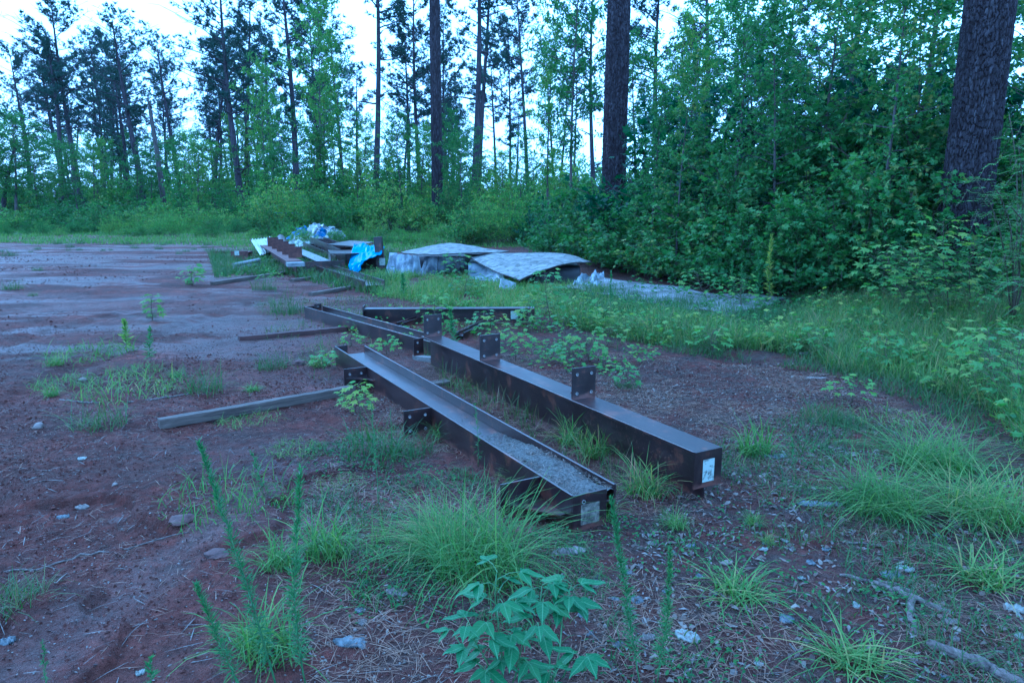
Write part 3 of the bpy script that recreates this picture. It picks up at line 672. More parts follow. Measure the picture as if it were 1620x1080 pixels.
# broken snag and stump
def snag(u, Y, vt, px, label, br, name='dead_snag', m='bark_grey'):
    x = XU(u, Y); z = float(macro(x, Y))-.05; H = T(u, vt, Y).z-z; R = px*Y/F/2
    t = thing(name, label, 'dead tree', (x, Y, z), 0); mb = MB()
    mb.tube([(0, 0, 0), (-.1, 0, H*.3), (-.25, 0, H*.6), (-.45, .05, H*.85), (-.5, .05, H*.93), (-.56, 0, H)], [R*1.1, R, R*.85, R*.7, R*.45, .01], 9)
    obj('trunk', mb.mesh('snag_trunk', M[m], True), t)
    for k in range(br):
        h = H*random.uniform(.6, .93); a = random.uniform(0, 6.28); l = random.uniform(.5, 1.5); b = MB()
        p = Vector((-.45*h/H*.9, 0, h)); b.tube([p, p+Vector((math.cos(a)*l*.5, math.sin(a)*l*.5, .25*l)), p+Vector((math.cos(a)*l, math.sin(a)*l, .2*l+random.uniform(-.2, .3)))], [R*.25, R*.15, .01], 5)
        obj('broken_limb', b.mesh('broken_limb', M[m], True), t)
    return t
snag(260, 54, 150, 8, 'grey broken snag with a jagged bare top among the left pines', 9)
snag(580, 48, 238, 7, 'short dark broken stump beside the curved pine trunk', 0, 'tall_stump', 'bark')

# ------------------------------------------------------------------ steel members
AX = Vector((-.48, .877, 0)).normalized(); YAW = math.atan2(.48, .877)
def plate_mesh(name, w, h, t, holes, r=.007, m='steel'):
    """upright plate in the XZ plane, x 0..w, z 0..h, thickness t along y, real bolt holes"""
    out = [Vector((0, 0, 0)), Vector((w, 0, 0)), Vector((w, h, 0)), Vector((0, h, 0))]
    lp = [out] + [[Vector((hx+r*math.cos(-2*PI*k/10), hy+r*math.sin(-2*PI*k/10), 0)) for k in range(10)] for hx, hy in holes]
    flat = [p for l in lp for p in l]; tri = tessellate_polygon(lp); n = len(flat)
    V = [(p.x, 0, p.y) for p in flat]+[(p.x, t, p.y) for p in flat]
    Fc = [tuple(f) for f in tri]+[tuple(i+n for i in f)[::-1] for f in tri]; o = 0
    for l in lp:
        m_ = len(l); Fc += [(o+k, o+(k+1) % m_, n+o+(k+1) % m_, n+o+k) for k in range(m_)]; o += m_
    me = bpy.data.meshes.new(name); me.from_pydata(V, [], Fc); me.materials.append(M[m])
    bm = bmesh.new(); bm.from_mesh(me); bmesh.ops.recalc_face_normals(bm, faces=bm.faces[:]); bm.to_mesh(me); bm.free(); return me
def rim_mesh():
    V = []; Fc = []; n = 12
    for r_, y in ((.0068, -.0015), (.0108, -.0015), (.0108, .004), (.0068, .004)):
        V += [(r_*math.cos(2*PI*k/n), y, r_*math.sin(2*PI*k/n)) for k in range(n)]
    for j in range(3):
        Fc += [(j*n+k, j*n+(k+1) % n, (j+1)*n+(k+1) % n, (j+1)*n+k) for k in range(n)]
    me = bpy.data.meshes.new('bolt_hole_rim'); me.from_pydata(V, [], Fc); me.materials.append(M['bare']); return me
RIM = rim_mesh()
def bx(name, parent, x0, x1, y0, y1, z0, z1, m='steel', bv=.0015, **k):
    return obj(name, MB().box(x0, x1, y0, y1, z0, z1).mesh(name, M[m], bevel=bv), parent, **k)
def bracket(parent, x, y, z, w, h, holes, tri=None, t=.012, rims=True, name='bracket_plate', tilt=0):
    o = obj(name, plate_mesh(name, w, h, t, holes), parent, loc=(x, y, z), rot=(0, 0, tilt))
    if rims:
        for hx, hy in holes: obj('bolt_hole_rim', RIM, o, loc=(hx, -.003, hy))
    if tri is not None:
        obj('gusset', MB().add(*prism(*tri)).mesh('gusset', M['steel']), o)
    return o
def prism(poly, axis, a, b):
    """poly: 2D points; axis 'z': horizontal plate from z=a to b, axis 'x': upright in YZ between x=a and b"""
    n = len(poly)
    f = (lambda p, c: (p[0], p[1], c)) if axis == 'z' else (lambda p, c: (c, p[0], p[1]))
    V = [f(p, a) for p in poly]+[f(p, b) for p in poly]
    return V, [tuple(range(n))[::-1], tuple(range(n, 2*n))]+[(k, (k+1) % n, n+(k+1) % n, n+k) for k in range(n)]
OA = PZ(905, 782, .19)
A = thing('steel_column', 'dark brown steel H column lying as a trough, near end filled with pine debris', 'steel beam', (OA.x, OA.y, -.005), YAW, 'dark steel columns lying on the clay')
bx('flange', A, 0, .014, 0, 4.28, 0, .19); bx('flange', A, .268, .282, 0.02, 4.17, 0, .19)
bx('web', A, .0145, .2675, .012, 4.2, .105, .115)
ep = bracket(A, .0, -.0125, .0, .20, .19, [(.06, .15)], rims=True, name='end_plate')
bx('paper_tag', ep, .045, .155, -.003, -.0005, .03, .135, 'tag_dull', bv=0)
bracket(A, .0, 4.282, .09, .13, .10, [(.05, .05)], name='end_clip')
# stub brackets on the outer flange
bracket(A, -.205, 3.24, -.005, .203, .195, [(.05, .145), (.15, .145)], ([(.01, -.001), (.20, -.001), (.20, -.20), (.15, -.10)], 'z', .105, .115))
bracket(A, -.205, 1.78, -.005, .203, .195, [(.04, .05), (.155, .05), (.155, .15), (.04, .15)], ([(.03, .013), (.20, .013), (.20, .26)], 'z', .09, .10))
bracket(A, -.235, .30, .0, .233, .185, [], ([(.03, -.001), (.232, -.001), (.232, -.25), (.20, -.25)], 'z', .065, .075))
for h in ((.04, 4.22),): pass
# debris in the trough
def scatter_quads(n, fx, ln, wd, mt, name, curl=.3, up=.25):
    """fx(n)->positions; little curled flakes, two quads each"""
    P = fx(n); n = len(P)
    a = RNG.uniform(0, 2*PI, n); tl = RNG.normal(0, up, n); L_ = ln*RNG.uniform(.5, 1.5, n); W_ = wd*RNG.uniform(.5, 1.5, n)
    d = np.stack([np.cos(a)*np.cos(tl), np.sin(a)*np.cos(tl), np.sin(tl)], 1)
    nn = np.stack([RNG.normal(0, up, n), RNG.normal(0, up, n), np.ones(n)], 1)
    s = np.cross(d, nn); s /= np.linalg.norm(s, axis=1, keepdims=True); q = np.cross(s, d)
    cu = (RNG.uniform(-.2, 1, n)*curl*L_)[:, None]
    L_ = L_[:, None]; W_ = W_[:, None]
    v = [P-d*L_/2-s*W_*.25, P-d*L_/2+s*W_*.25, P+s*W_*.5-q*cu*0+q*cu, P-s*W_*.5+q*cu, P+d*L_/2+s*W_*.12, P+d*L_/2-s*W_*.12]
    V = np.stack(v, 1).reshape(-1, 3)
    b = np.arange(n)[:, None]*6
    Fq = np.concatenate([b+np.array([[0, 1, 2, 3]]), b+np.array([[3, 2, 4, 5]])])
    return np_mesh(name, V, Fq, mt)
def heap_pts(n):
    y = RNG.uniform(.02, 1.75, n)**1.0; x = RNG.uniform(.02, .26, n)
    top = .108+.060*S((1.1-y)/.5)+.012*RNG.uniform(0, 1, n); top = np.where(y > 1.25, .118, top)
    keep = (y < .95+.3*RNG.uniform(0, 1, n)) | (RNG.uniform(0, 1, n) < .10)
    return np.stack([x, y, top], 1)[keep]
dz = MB()
ny, nx = 60, 8
for j in range(ny+1):
    for i in range(nx+1):
        y = .003+1.25*j/ny; x = .0155+.251*i/nx
        dz.V.append((x, y, .1155+(.066*float(S((1.15+.3*mn.noise(Vector((x*9, 3, 1)))-y)/.5)))*(.6+.4*math.sin(i/nx*PI)+.35*mn.noise(Vector((x*14, y*7, 2))))+.012*(random.random()-.5)*(j < ny)))
for j in range(ny):
    for i in range(nx): dz.F.append((j*(nx+1)+i, j*(nx+1)+i+1, (j+1)*(nx+1)+i+1, (j+1)*(nx+1)+i))
M['debris'] = simple('needle_debris', (.018, .017, .015), (.11, .105, .095), 60, .9, 6, bm=.9, bscale=120)
db = obj('debris_heap', dz.mesh('debris_heap', M['debris'], True), None, loc=A.location, rot=(0, 0, YAW)); tag(db, 'grey heap of pine needles and bark bits filling the near end of the trough column', 'debris', kind='stuff')
o = obj('trough_litter', scatter_quads(3000, heap_pts, .035, .0022, M['dry'], 'trough_litter', .1, .35), None, loc=A.location, rot=(0, 0, YAW)); tag(o, 'loose dry needles and flakes lying in the trough of the near steel column', 'litter', kind='stuff')
o = obj('trough_flakes', scatter_quads(160, heap_pts, .018, .009, M['dry'], 'trough_flakes', .3, .4), None, loc=A.location, rot=(0, 0, YAW)); tag(o, 'pale bark flakes on top of the debris in the trough column', 'litter', kind='stuff')

OB = PZ(1098, 715, .3)
B = thing('steel_column', 'long dark steel I beam with three upright bolt plates and a pale tag on its end', 'steel beam', (OB.x, OB.y, -.01), YAW, 'dark steel columns lying on the clay')
bx('flange', B, 0, .19, 0, 3.86, .296, .31)
bx('flange', B, .0, .19, .02, 3.86, .0, .013, 'steel_rust')
bx('web', B, .089, .099, .012, 3.84, .0135, .2955)
ep = bracket(B, .0, -.0125, .105, .19, .205, [], name='end_plate')
bx('paper_tag', ep, .055, .135, -.003, -.0005, .03, .155, 'tag', bv=0)
def upright(x, y, w, h, hl, g=True, tl=0.):
    o = bracket(B, x, y, .31, w, h, hl, None)
    if g: obj('gusset', MB().add(*prism([(.013, .0), (.16, .0), (.013, h*.75)], 'x', w/2-.005, w/2+.005)).mesh('gusset', M['steel']), o)
    return o
hl = [(.035, .04), (.15, .04), (.15, .17), (.035, .17)]
upright(.003, 1.17, .185, .215, hl); upright(.003, 2.55, .185, .215, hl); upright(.003, 3.78, .185, .215, hl)
bracket(B, -.10, 3.80, .13, .10, .17, [(.04, .04), (.04, .13)])
bx('stiffener', B, .1, .185, 2.0, 2.012, .014, .295)

# trough column further back
OC = PZ(647, 531, .17); FC = PZ(482, 485, .17); dC = (FC-OC); LC = 3.3
yawC = math.atan2(-dC.x, dC.y); far = FC
near = far - dC.normalized()*LC
Cc = thing('steel_column', 'slim dark steel trough column behind the tagged beam, its far end closed by a small plate', 'steel beam', (near.x, near.y, -.01), yawC, 'dark steel columns lying on the clay')
bx('flange', Cc, 0, .013, 0, LC, .0, .18); bx('flange', Cc, .235, .248, .1, LC-.05, .0, .18); bx('web', Cc, .0135, .2345, .0, LC-.02, .10, .11)
bracket(Cc, .0, LC, .0, .248, .0+.18, [(.19, .15)], name='end_plate')
bracket(Cc, .13, LC+.001-.03, .11, .10, .10, [(.05, .06)], name='end_clip')

# beam across behind
p0 = G(576, 512); p1 = G(846, 511)
def yaw_of(a, b): d = b-a; return math.atan2(-d.x, d.y)
D_ = thing('steel_beam', 'dark purple steel beam lying crosswise behind the columns with a pale tag at its right end', 'steel beam', (p0.x, p0.y, 0), yaw_of(p0, p1), 'dark steel pieces around the columns')
LD = (p1-p0).length
bx('flange', D_, -.16, .0, 0, LD, .19, .203); bx('flange', D_, -.16, .0, 0, LD, -.005, .008); bx('web', D_, -.085, -.075, 0, LD, .0085, .1895)
bracket(D_, -.16, -.013, .0, .16, .24, [(.04, .05), (.12, .05)], name='end_plate')
bx('paper_tag', D_, -.0000, .0025, LD-.32, LD-.22, .06, .17, 'tag', bv=0)
def channel(u0, v0, u1, v1, w, h, label, name='steel_channel', group='dark steel pieces around the columns', m='steel', z=.0, open_up=True):
    a = G(u0, v0); b = G(u1, v1); Lh = (b-a).length
    t = thing(name, label, 'steel beam', (a.x, a.y, z), yaw_of(a, b), group)
    bx('flange', t, -.006, .006, 0, Lh, 0, h, m); bx('flange', t, w-.006, w+.006, 0, Lh, 0, h, m)
    if open_up: bx('web', t, .0065, w-.0065, 0, Lh, h*.45, h*.45+.01, m)
    else: bx('web', t, -.02, w+.02, 0, Lh, h+.0005, h+.012, m)
    return t, Lh
channel(722, 537, 772, 512, .09, .09, 'short dark steel angle lying diagonally between the tagged beam and the crosswise beam')
channel(628, 520, 690, 500, .08, .09, 'short dark steel strut leaning between the slim trough column and the crosswise beam')
# timbers
def timber(u0, v0, u1, v1, w, h, label, m='timber', z0=.0, z1=.0, cat='timber', name='timber_board'):
    a = G(u0, v0); b = G(u1, v1); Lh = (b-a).length; yw = yaw_of(a, b)
    n = 26; mb = MB(); 
    for k in range(n+1):
        y = Lh*k/n; j = lambda: random.uniform(-.0025, .0025)
        bow = .012*math.sin(k/n*PI)
        for (x, z) in ((0, 0), (w, 0), (w, h), (0, h)): mb.V.append((x+j()+bow, y+(j()*2 if k in (0, n) else 0), z+j()))
    for k in range(n):
        for c in range(4): mb.F.append((4*k+c, 4*k+(c+1) % 4, 4*k+4+(c+1) % 4, 4*k+4+c))
    mb.F += [(0, 1, 2, 3)[::-1], tuple(4*n+c for c in (0, 1, 2, 3))]
    me = mb.mesh(name, M[m]); bm = bmesh.new(); bm.from_mesh(me); bmesh.ops.recalc_face_normals(bm, faces=bm.faces[:]); bmesh.ops.bevel(bm, geom=[e for e in bm.edges if abs((e.verts[0].co-e.verts[1].co).y) > .02], offset=.004, segments=2, affect='EDGES'); bm.to_mesh(me); bm.free()
    o = obj(name, me, None, loc=(a.x, a.y, a.z-.004+z0), rot=(math.atan2(z1-z0+b.z-a.z, Lh), 0, yw)); tag(o, label, cat, 'old timbers on the clay'); return o
timber(250, 676, 556, 620, .075, .07, 'long grey weathered timber on the red clay, its right end under the trough column')
timber(376, 538, 545, 522, .10, .055, 'rotting reddish timber lying under the far end of the slim trough column', 'timber_red')
timber(488, 468, 550, 457, .10, .06, 'short grey timber behind the far end of the slim trough column')
timber(333, 451, 452, 433, .10, .07, 'long thin dark timber reaching left from under the plated short beam')
timber(456, 431, 500, 426, .10, .06, 'dark timber stub right of the plated short beam')
timber(458, 446, 512, 438, .10, .06, 'thin timber between the plated short beam and the twisted trough')
timber(600, 443, 690, 433, .08, .04, 'pale thin lath on the grass below the plastic sheeting', 'timber_pale')
timber(672, 612, 705, 607, .10, .04, 'short dark block wedged under the tagged beam')
timber(662, 566, 700, 572, .09, .05, 'grey block end under the far end of the tagged beam', 'timber_pale')

# ------------------------------------------------------------------ scrap pile at the back
GP = 'steel scrap of the back pile'
# short beam with row of red plates
a = G(470, 437); b = G(417, 402)
t = thing('steel_beam', 'short rusty I beam with a row of upright reddish plates on its top', 'steel beam', (a.x, a.y, 0), yaw_of(a, b), GP); Lh = (b-a).length
bx('flange', t, -.2, .12, 0, Lh, .32, .34, 'steel_rust'); bx('flange', t, -.12, .12, 0, Lh, 0, .02, 'steel_rust'); bx('web', t, -.01, .01, 0, Lh, .021, .319, 'steel_rust')
bx('end_cap', t, -.22, .14, -.30, -.002, .24, .32, 'galv')
for k in range(5):
    obj('upright_plate', plate_mesh('upright_plate', .30, .25, .02, [], m='steel_rust'), t, loc=(-.05, .9+k*Lh*.155, .341), rot=(0, 0, -.25))
def ibeam(u0, v0, u1, v1, w, h, label, m='steel', z=0., tilt=0, wings=True):
    a = G(u0, v0); b = G(u1, v1); Lh = (b-a).length
    t = thing('steel_beam', label, 'steel beam', (a.x, a.y, z), yaw_of(a, b), GP); t.rotation_euler.y = tilt
    bx('flange', t, -w/2, w/2, 0, Lh, h-.015, h, m); bx('flange', t, -w/2, w/2, 0, Lh, 0, .015, m); bx('web', t, -.006, .006, 0, Lh, .0155, h-.0155, m); return t, Lh
tt, Lh = ibeam(520, 431, 442, 392, .34, .22, 'pale grey flanged beam lying flat in the grass of the back pile', 'galv')
# ribbed purlins
t, Lh = channel(548, 426, 492, 394, .42, .30, 'dark steel trough with cross ribs, open end facing the camera in the back pile', 'steel_trough', GP, z=.12)
for k in range(7): bx('rib', t, .0065, .4135, Lh*(.12+.12*k), Lh*(.12+.12*k)+.015, .146, .29)
t, Lh = channel(532, 420, 480, 393, .34, .22, 'second dark ribbed trough behind the open-ended one', 'steel_trough', GP, z=.02)
for k in range(6): bx('rib', t, .0065, .3335, Lh*(.15+.13*k), Lh*(.15+.13*k)+.015, .11, .21)
bxl = G(523, 432)
t = thing('steel_box', 'wide dark open steel box end at the right of the back pile', 'steel beam', (bxl.x+.02, bxl.y, 0), .28, GP)
bx('side_plate', t, 0, .015, 0, 1.4, 0, .42); bx('side_plate', t, .62, .635, 0, 1.4, .0, .42); bx('top_plate', t, -.01, .645, -.02, 1.4, .4205, .435)
bx('floor_plate', t, .0155, .6195, 0, 1.4, .005, .018)
# steel slab under blue tarp
p = G(572, 430)
t = thing('steel_girder', 'deep dark steel girder half hidden under the bright blue tarpaulin', 'steel beam', (p.x-.45, p.y-.2, 0), -.10, GP)
bx('top_plate', t, -.75, -.1, 1.2, 3.0, .50, .52, rot=(0, .06, 0)); bx('web_plate', t, -.02, .02, .5, 2.6, .02, .40); bx('side_plate', t, .05, .80, .35, .37, .05, .42); bx('end_post', t, .84, 1.02, .1, .22, 0, .72, rot=(0, -.09, 0)); bx('paper_tag', t, .90, 1.03, .094, .097, .16, .33, 'tag', bv=0)
# twisted trough in front
t, Lh = channel(578, 462, 500, 434, .36, .17, 'twisted grey trough beam lying in front of the back pile', 'steel_trough', GP, 'steel', z=.03)
bx('back_plate', t, -.3, .66, Lh+.001, Lh+.02, 0, .26)
def sheet(name, corners, nu, nv, fn, mt, thick=0, parent=None, edge=None, smooth=True):
    """quad patch LF, RF, RB, LB with displacement fn(s,t)->(dx,dy,dz)"""
    LF, RF, RB, LB = [Vector(c) for c in corners]; mb = MB()
    for j in range(nv+1):
        for i in range(nu+1):
            s, q = i/nu, j/nv
            p = LF.lerp(RF, s).lerp(LB.lerp(RB, s), q)+Vector(fn(s, q)); mb.V.append(tuple(p))
    for j in range(nv):
        for i in range(nu): mb.F.append((j*(nu+1)+i, j*(nu+1)+i+1, (j+1)*(nu+1)+i+1, (j+1)*(nu+1)+i))
    if thick:
        n = len(mb.V); top = list(mb.V); mb.V += [(x, y, z-thick) for x, y, z in top]; mb.F += [tuple(i+n for i in f)[::-1] for f in list(mb.F)]
        ring = [i for i in range(nu+1)]+[(j)*(nu+1)+nu for j in range(1, nv+1)]+[nv*(nu+1)+i for i in range(nu-1, -1, -1)]+[j*(nu+1) for j in range(nv-1, 0, -1)]
        for k in range(len(ring)): a_, b_ = ring[k], ring[(k+1) % len(ring)]; mb.F.append((a_, a_+n, b_+n, b_))
    me = mb.mesh(name, mt, smooth)
    if edge is not None and thick:
        me.materials.append(edge); 
        for p_ in me.polygons[-len(ring):]: p_.material_index = 1; p_.use_smooth = False
    return obj(name, me, parent)
fn0 = lambda s, q: (0, 0, 0)
def fold(a, f, ph=0): return lambda s, q: (0, 0, a*(mn.noise(Vector((s*f, q*f*1.3, ph)))+.5*mn.noise(Vector((s*f*2.7, q*f*3, ph+4)))))
# white ribbed metal sheet (ribs are real folds)
c = [T(412, 404, 20.3), T(437, 396, 21), T(429, 376, 22.6), T(397, 380, 22)]
o = sheet('corrugated_sheet', c, 48, 4, lambda s, q: (0, 0, .045*(abs((s*7) % 1-.5) < .09)), M['white_metal'], .006, smooth=False); tag(o, 'white ribbed metal sheet leaning on the left end of the back pile', 'metal sheet')
c = [T(436, 399, 20.8), T(463, 399, 20.8), T(455, 381, 23), T(434, 381, 23)]
o = sheet('ridge_cap', c, 10, 6, lambda s, q: (0, 0, .20*math.sin(s*PI)), M['steel'], .01, smooth=False); tag(o, 'dark purple bent roofing piece between the white sheet and the tarp heap', 'metal sheet')
c = [T(450, 391, 26), T(508, 389, 26), T(522, 375, 29.5), T(462, 376, 29.5)]
o = sheet('white_sheeting', c, 40, 20, fold(.16, 5, 3), M['white_tarp']); tag(o, 'crumpled off-white sheeting spread in front of the blue and white tarp heap', 'tarpaulin')
def heap(name, u0, u1, vb, top, Y, dep, mname, label, amp=.10, seed=0, nu=44, nv=26):
    """a tarpaulin over a lumpy heap: outline heights from the picture (list of rows), real depth dep"""
    mb = MB()
    for j in range(nv+1):
        q = j/nv
        for i in range(nu+1):
            s = i/nu; k = s*(len(top)-1); a = min(int(k), len(top)-2); vt = top[a]*(1-(k-a))+top[a+1]*(k-a)
            u = u0+(u1-u0)*s; g = T(u, vb, Y); H = T(u, vt, Y+dep*.4).z-float(macro(g.x, Y))
            f = max(0, math.sin(PI*min(1, q*1.15+.02)))**.55; e = min(1, s*8, (1-s)*8)**.5
            z = max(0, H*f*e*(1+amp*1.6*mn.noise(Vector((s*6, q*5, seed))))+amp*.8*mn.noise(Vector((s*15, q*11, seed+3)))*f)
            mb.V.append((g.x+amp*1.2*mn.noise(Vector((s*9, q*6, seed+7))), Y+dep*q+amp*1.2*mn.noise(Vector((s*8, q*7, seed+9))), float(macro(g.x, Y))+z))
    for j in range(nv):
        for i in range(nu): mb.F.append((j*(nu+1)+i, j*(nu+1)+i+1, (j+1)*(nu+1)+i+1, (j+1)*(nu+1)+i))
    o = obj(name, mb.mesh(name, M[mname], False)); return tag(o, label, 'tarpaulin', 'tarpaulins of the far heap')
heap('tarpaulin', 451, 486, 378, [374, 366, 361, 365, 373], 29.5, 2.2, 'dark_blue_tarp', 'dark blue crumpled tarpaulin, left part of the far tarp heap', .2, 1)
heap('tarpaulin', 476, 512, 380, [370, 361, 356, 357, 360, 368], 29.8, 2.6, 'white_tarp', 'dirty white tarpaulin draped over the top of the far heap', .2, 5)
heap('tarpaulin', 488, 513, 383, [380, 374, 367, 361, 365], 29.2, 1.0, 'dark_blue_tarp', 'strip of blue tarpaulin running down the front of the white one', .12, 9, 24, 16)
heap('tarpaulin', 504, 531, 383, [374, 364, 360, 364, 375], 29.4, 2.4, 'plastic', 'grey plastic cover hanging at the right end of the far tarp heap', .17, 14)
# dark pallet bundle in the brush
p = G(410, 372)
t = thing('pallet_stack', 'dark blue-black stack of pallets in the brush behind the white ribbed sheet', 'pallet', (p.x, 38, float(macro(p.x, 38))), .1)
for k in range(4):
    bx('deck', t, -.9+.03*k, .75-.02*k, 0, 1.1, .45+k*.14, .49+k*.14, 'dark_blue_tarp' if k == 3 else 'black'); bx('runner', t, -.85, -.75, 0, 1.1, .35+k*.14, .449+k*.14, 'black'); bx('runner', t, .6, .7, 0, 1.1, .35+k*.14, .449+k*.14, 'black')
bx('runner', t, -.05, .05, 0, 1.1, .0, .349, 'timber'); bx('runner', t, .6, .7, 0.02, 1.08, .0, .349, 'timber'); bx('runner', t, -.85, -.75, 0.02, 1.08, .0, .349, 'timber')
# bright blue tarp
Yt = 16.9
c = [T(551, 421, Yt-.55), T(603, 402, Yt-.5), T(609, 390, Yt+.4), T(560, 384, Yt+.5)]
o = sheet('tarpaulin', c, 34, 16, lambda s, q: (0, 0, .05*mn.noise(Vector((s*5, q*4, 1)))+.03*mn.noise(Vector((s*14, q*9, 3)))), M['blue_tarp'], .004); tag(o, 'bright blue tarpaulin draped over the deep girder of the back pile', 'tarpaulin')
c = [T(556, 436, Yt-.72), T(568, 429, Yt-.68), T(576, 412, Yt-.53), T(551, 421, Yt-.55)]
o2 = sheet('hanging_corner', c, 14, 16, lambda s, q: (.03*math.sin(q*9)*(1-q), .05*math.sin(s*13)*(1-q), 0), M['blue_tarp'], .004, parent=None); o2.parent = o
# little red clods and pipes on the left of the pile
t = thing('steel_box', 'small reddish steel box with pale mark left of the back pile', 'steel offcut', (*G(378, 413).xy, 0), .1, GP)
bx('side_plate', t, -.2, .25, 0, .015, 0, .26, 'steel_rust'); bx('side_plate', t, -.2, .25, .5, .515, 0, .24, 'steel_rust'); bx('top_plate', t, -.20, .25, .0155, .4995, .22, .235, 'steel_rust'); bx('paper_tag', t, -.1, .02, -.004, -.001, .15, .27, 'tag', bv=0)
t = thing('steel_offcut', 'low reddish steel offcut at the left tip of the back pile', 'steel offcut', (*G(345, 407).xy, 0), .5, GP)
bx('web_plate', t, -.15, .2, 0, .015, 0, .16, 'steel_rust'); bx('foot_plate', t, -.15, .2, .0155, .22, 0, .02, 'steel_rust')
a = G(366, 430); b = G(402, 422)
for k, (zz, yy) in enumerate(((.05, 0), (.05, .13), (.14, .065), (.05, .26), (.14, .19))):
    m_ = MB(); m_.tube([(a.x, a.y+yy*2, zz), (b.x, b.y+yy*2, zz)], [.05, .05], 8)
    o = obj('steel_pipe', m_.mesh('steel_pipe', M['galv' if k != 3 else 'steel']), None); tag(o, ['front bottom pipe of the small bundle left of the pile', 'middle bottom pipe of the small bundle left of the pile', 'upper front pipe of the small bundle left of the pile', 'dark rear pipe of the small bundle left of the pile', 'upper rear pipe of the small bundle left of the pile'][k], 'pipe', 'pipes left of the back pile')

# ------------------------------------------------------------------ covered pile with curled mossy boards
c = [PZ(735, 400, .45), PZ(822, 441, .20), PZ(935, 412, .42), PZ(868, 398, .50)]
def sag2(s, q):
    return (0, 0, .10*math.sin(s*PI)*(1-q)*-.5+.09*math.sin(q*PI)*(s)-.02+.05*math.sin(s*PI)*q+.02*mn.noise(Vector((s*4, q*4, 2))))
o = sheet('mossy_board', c, 40, 24, sag2, M['slab'], .022, edge=M['board_edge']); tag(o, 'large curled grey board with one corner drooping, capping the right covered pile', 'board', 'curled grey boards')
c = [PZ(634, 399, .46), PZ(694, 409, .40), PZ(806, 397, .48), PZ(712, 390, .50)]
o = sheet('mossy_board', c, 40, 20, lambda s, q: (0, 0, .09*math.sin(PI*min(1, (s+q)*.55))-.04*math.sin(PI*s)*(1-q)+.015*mn.noise(Vector((s*4, q*4, 7)))), M['slab'], .022, edge=M['board_edge']); tag(o, 'smaller curled grey board at the left, above the plastic sheeting', 'board', 'curled grey boards')
for i, v in enumerate(o.data.vertices): v.co.z += .0
# flat low board at the right
c = [PZ(890, 455, .08), PZ(1150, 500, .06), PZ(1245, 473, .09), PZ(935, 438, .13)]
o = sheet('low_board', c, 60, 18, lambda s, q: (0, 0, .09*mn.noise(Vector((s*5, q*1.4, 5)))+.015*mn.noise(Vector((s*20, q*6, 8)))), M['slab_low'], .03, edge=M['board_edge']); tag(o, 'long flat grey board with lichen sunk in the grass at the foot of the thicket', 'board', 'curled grey boards')
c = [PZ(905, 458, .03), PZ(962, 452, .06), PZ(958, 434, .16), PZ(925, 436, .16)]
o = sheet('plastic_sheeting', c, 24, 12, fold(.16, 4, 5), M['plastic']); o.location = (-.05, -.1, .03); tag(o, 'crumpled pale blue plastic at the left end of the flat low board', 'tarpaulin')
# black stack underneath, plastic drapes, white block
def wrapped(u0, u1, vb, dep, h, label, mname='black', nseed=0):
    a = G(u0, vb); b = G(u1, vb); mb = MB(); n = 22; m = 9
    prof = [(0, -.02), (-.02, h*.5), (.02, h*.92), (.08, h), (dep*.5, h*1.02), (dep-.08, h), (dep, h*.85), (dep+.02, h*.4), (dep, -.02)]
    for i in range(n+1):
        p = a.lerp(b, i/n)
        for (yy, zz) in prof:
            k = mn.noise(Vector((i*.35, zz*3, nseed)))*.03; mb.V.append((p.x+k, p.y+yy+k, zz+k*.5*(zz > .1)))
    for i in range(n):
        for j in range(m-1): mb.F.append((i*m+j, (i+1)*m+j, (i+1)*m+j+1, i*m+j+1))
    mb.F += [tuple(range(m)), tuple(n*m+j for j in range(m))[::-1]]
    o = obj('wrapped_stack', mb.mesh('wrapped_stack', M[mname], True)); tag(o, label, 'material stack'); return o
wrapped(845, 918, 447, 1.1, .30, 'black wrapped stack in the shadow under the large curled board')
wrapped(740, 815, 436, 1.3, .26, 'grey wrapped stack under the left part of the large curled board', 'plastic', 3)
wrapped(650, 760, 425, 1.2, .30, 'dim wrapped stack behind the plastic sheeting', 'black', 6)
def drape(u0, v0, u1, v1, ztop, vt0, vt1, nf, amp, label, mt, seed=0):
    nu, nv = 46, 12; mb = MB()
    for j in range(nv+1):
        q = j/nv
        for i in range(nu+1):
            s = i/nu; g0 = G(u0+(u1-u0)*s, v0+(v1-v0)*s); tp = PZ(u0+(u1-u0)*s*.8+.1*(u1-u0), vt0+(vt1-vt0)*s, ztop)
            p = g0.lerp(tp, q**.8); f = amp*(1-q*.7)*(math.sin(s*nf+2.5*mn.noise(Vector((s*4, 0, seed))))+.6*mn.noise(Vector((s*9, q*2, seed+1))))
            mb.V.append((p.x+f*.4, p.y-abs(f), max(.0, p.z+.02*mn.noise(Vector((s*7, q*5, seed)))-(.15*(1-q)*q))))
    for j in range(nv):
        for i in range(nu): mb.F.append((j*(nu+1)+i, j*(nu+1)+i+1, (j+1)*(nu+1)+i+1, (j+1)*(nu+1)+i))
    o = obj('plastic_sheeting', mb.mesh('plastic_sheeting', mt, True)); tag(o, label, 'tarpaulin', 'plastic drapes of the covered pile'); return o
drape(610, 433, 668, 436, .44, 399, 405, 34, .13, 'pleated bluish plastic hanging from the left board to the ground', M['plastic'], 1)
drape(664, 435, 742, 432, .40, 405, 408, 26, .10, 'pale plastic sheeting with soft folds in the middle beneath the boards', M['plastic'], 5)
drape(742, 440, 800, 450, .22, 412, 430, 14, .06, 'grey plastic hem under the front edge of the large curled board', M['plastic'], 9)
p = G(803, 459)
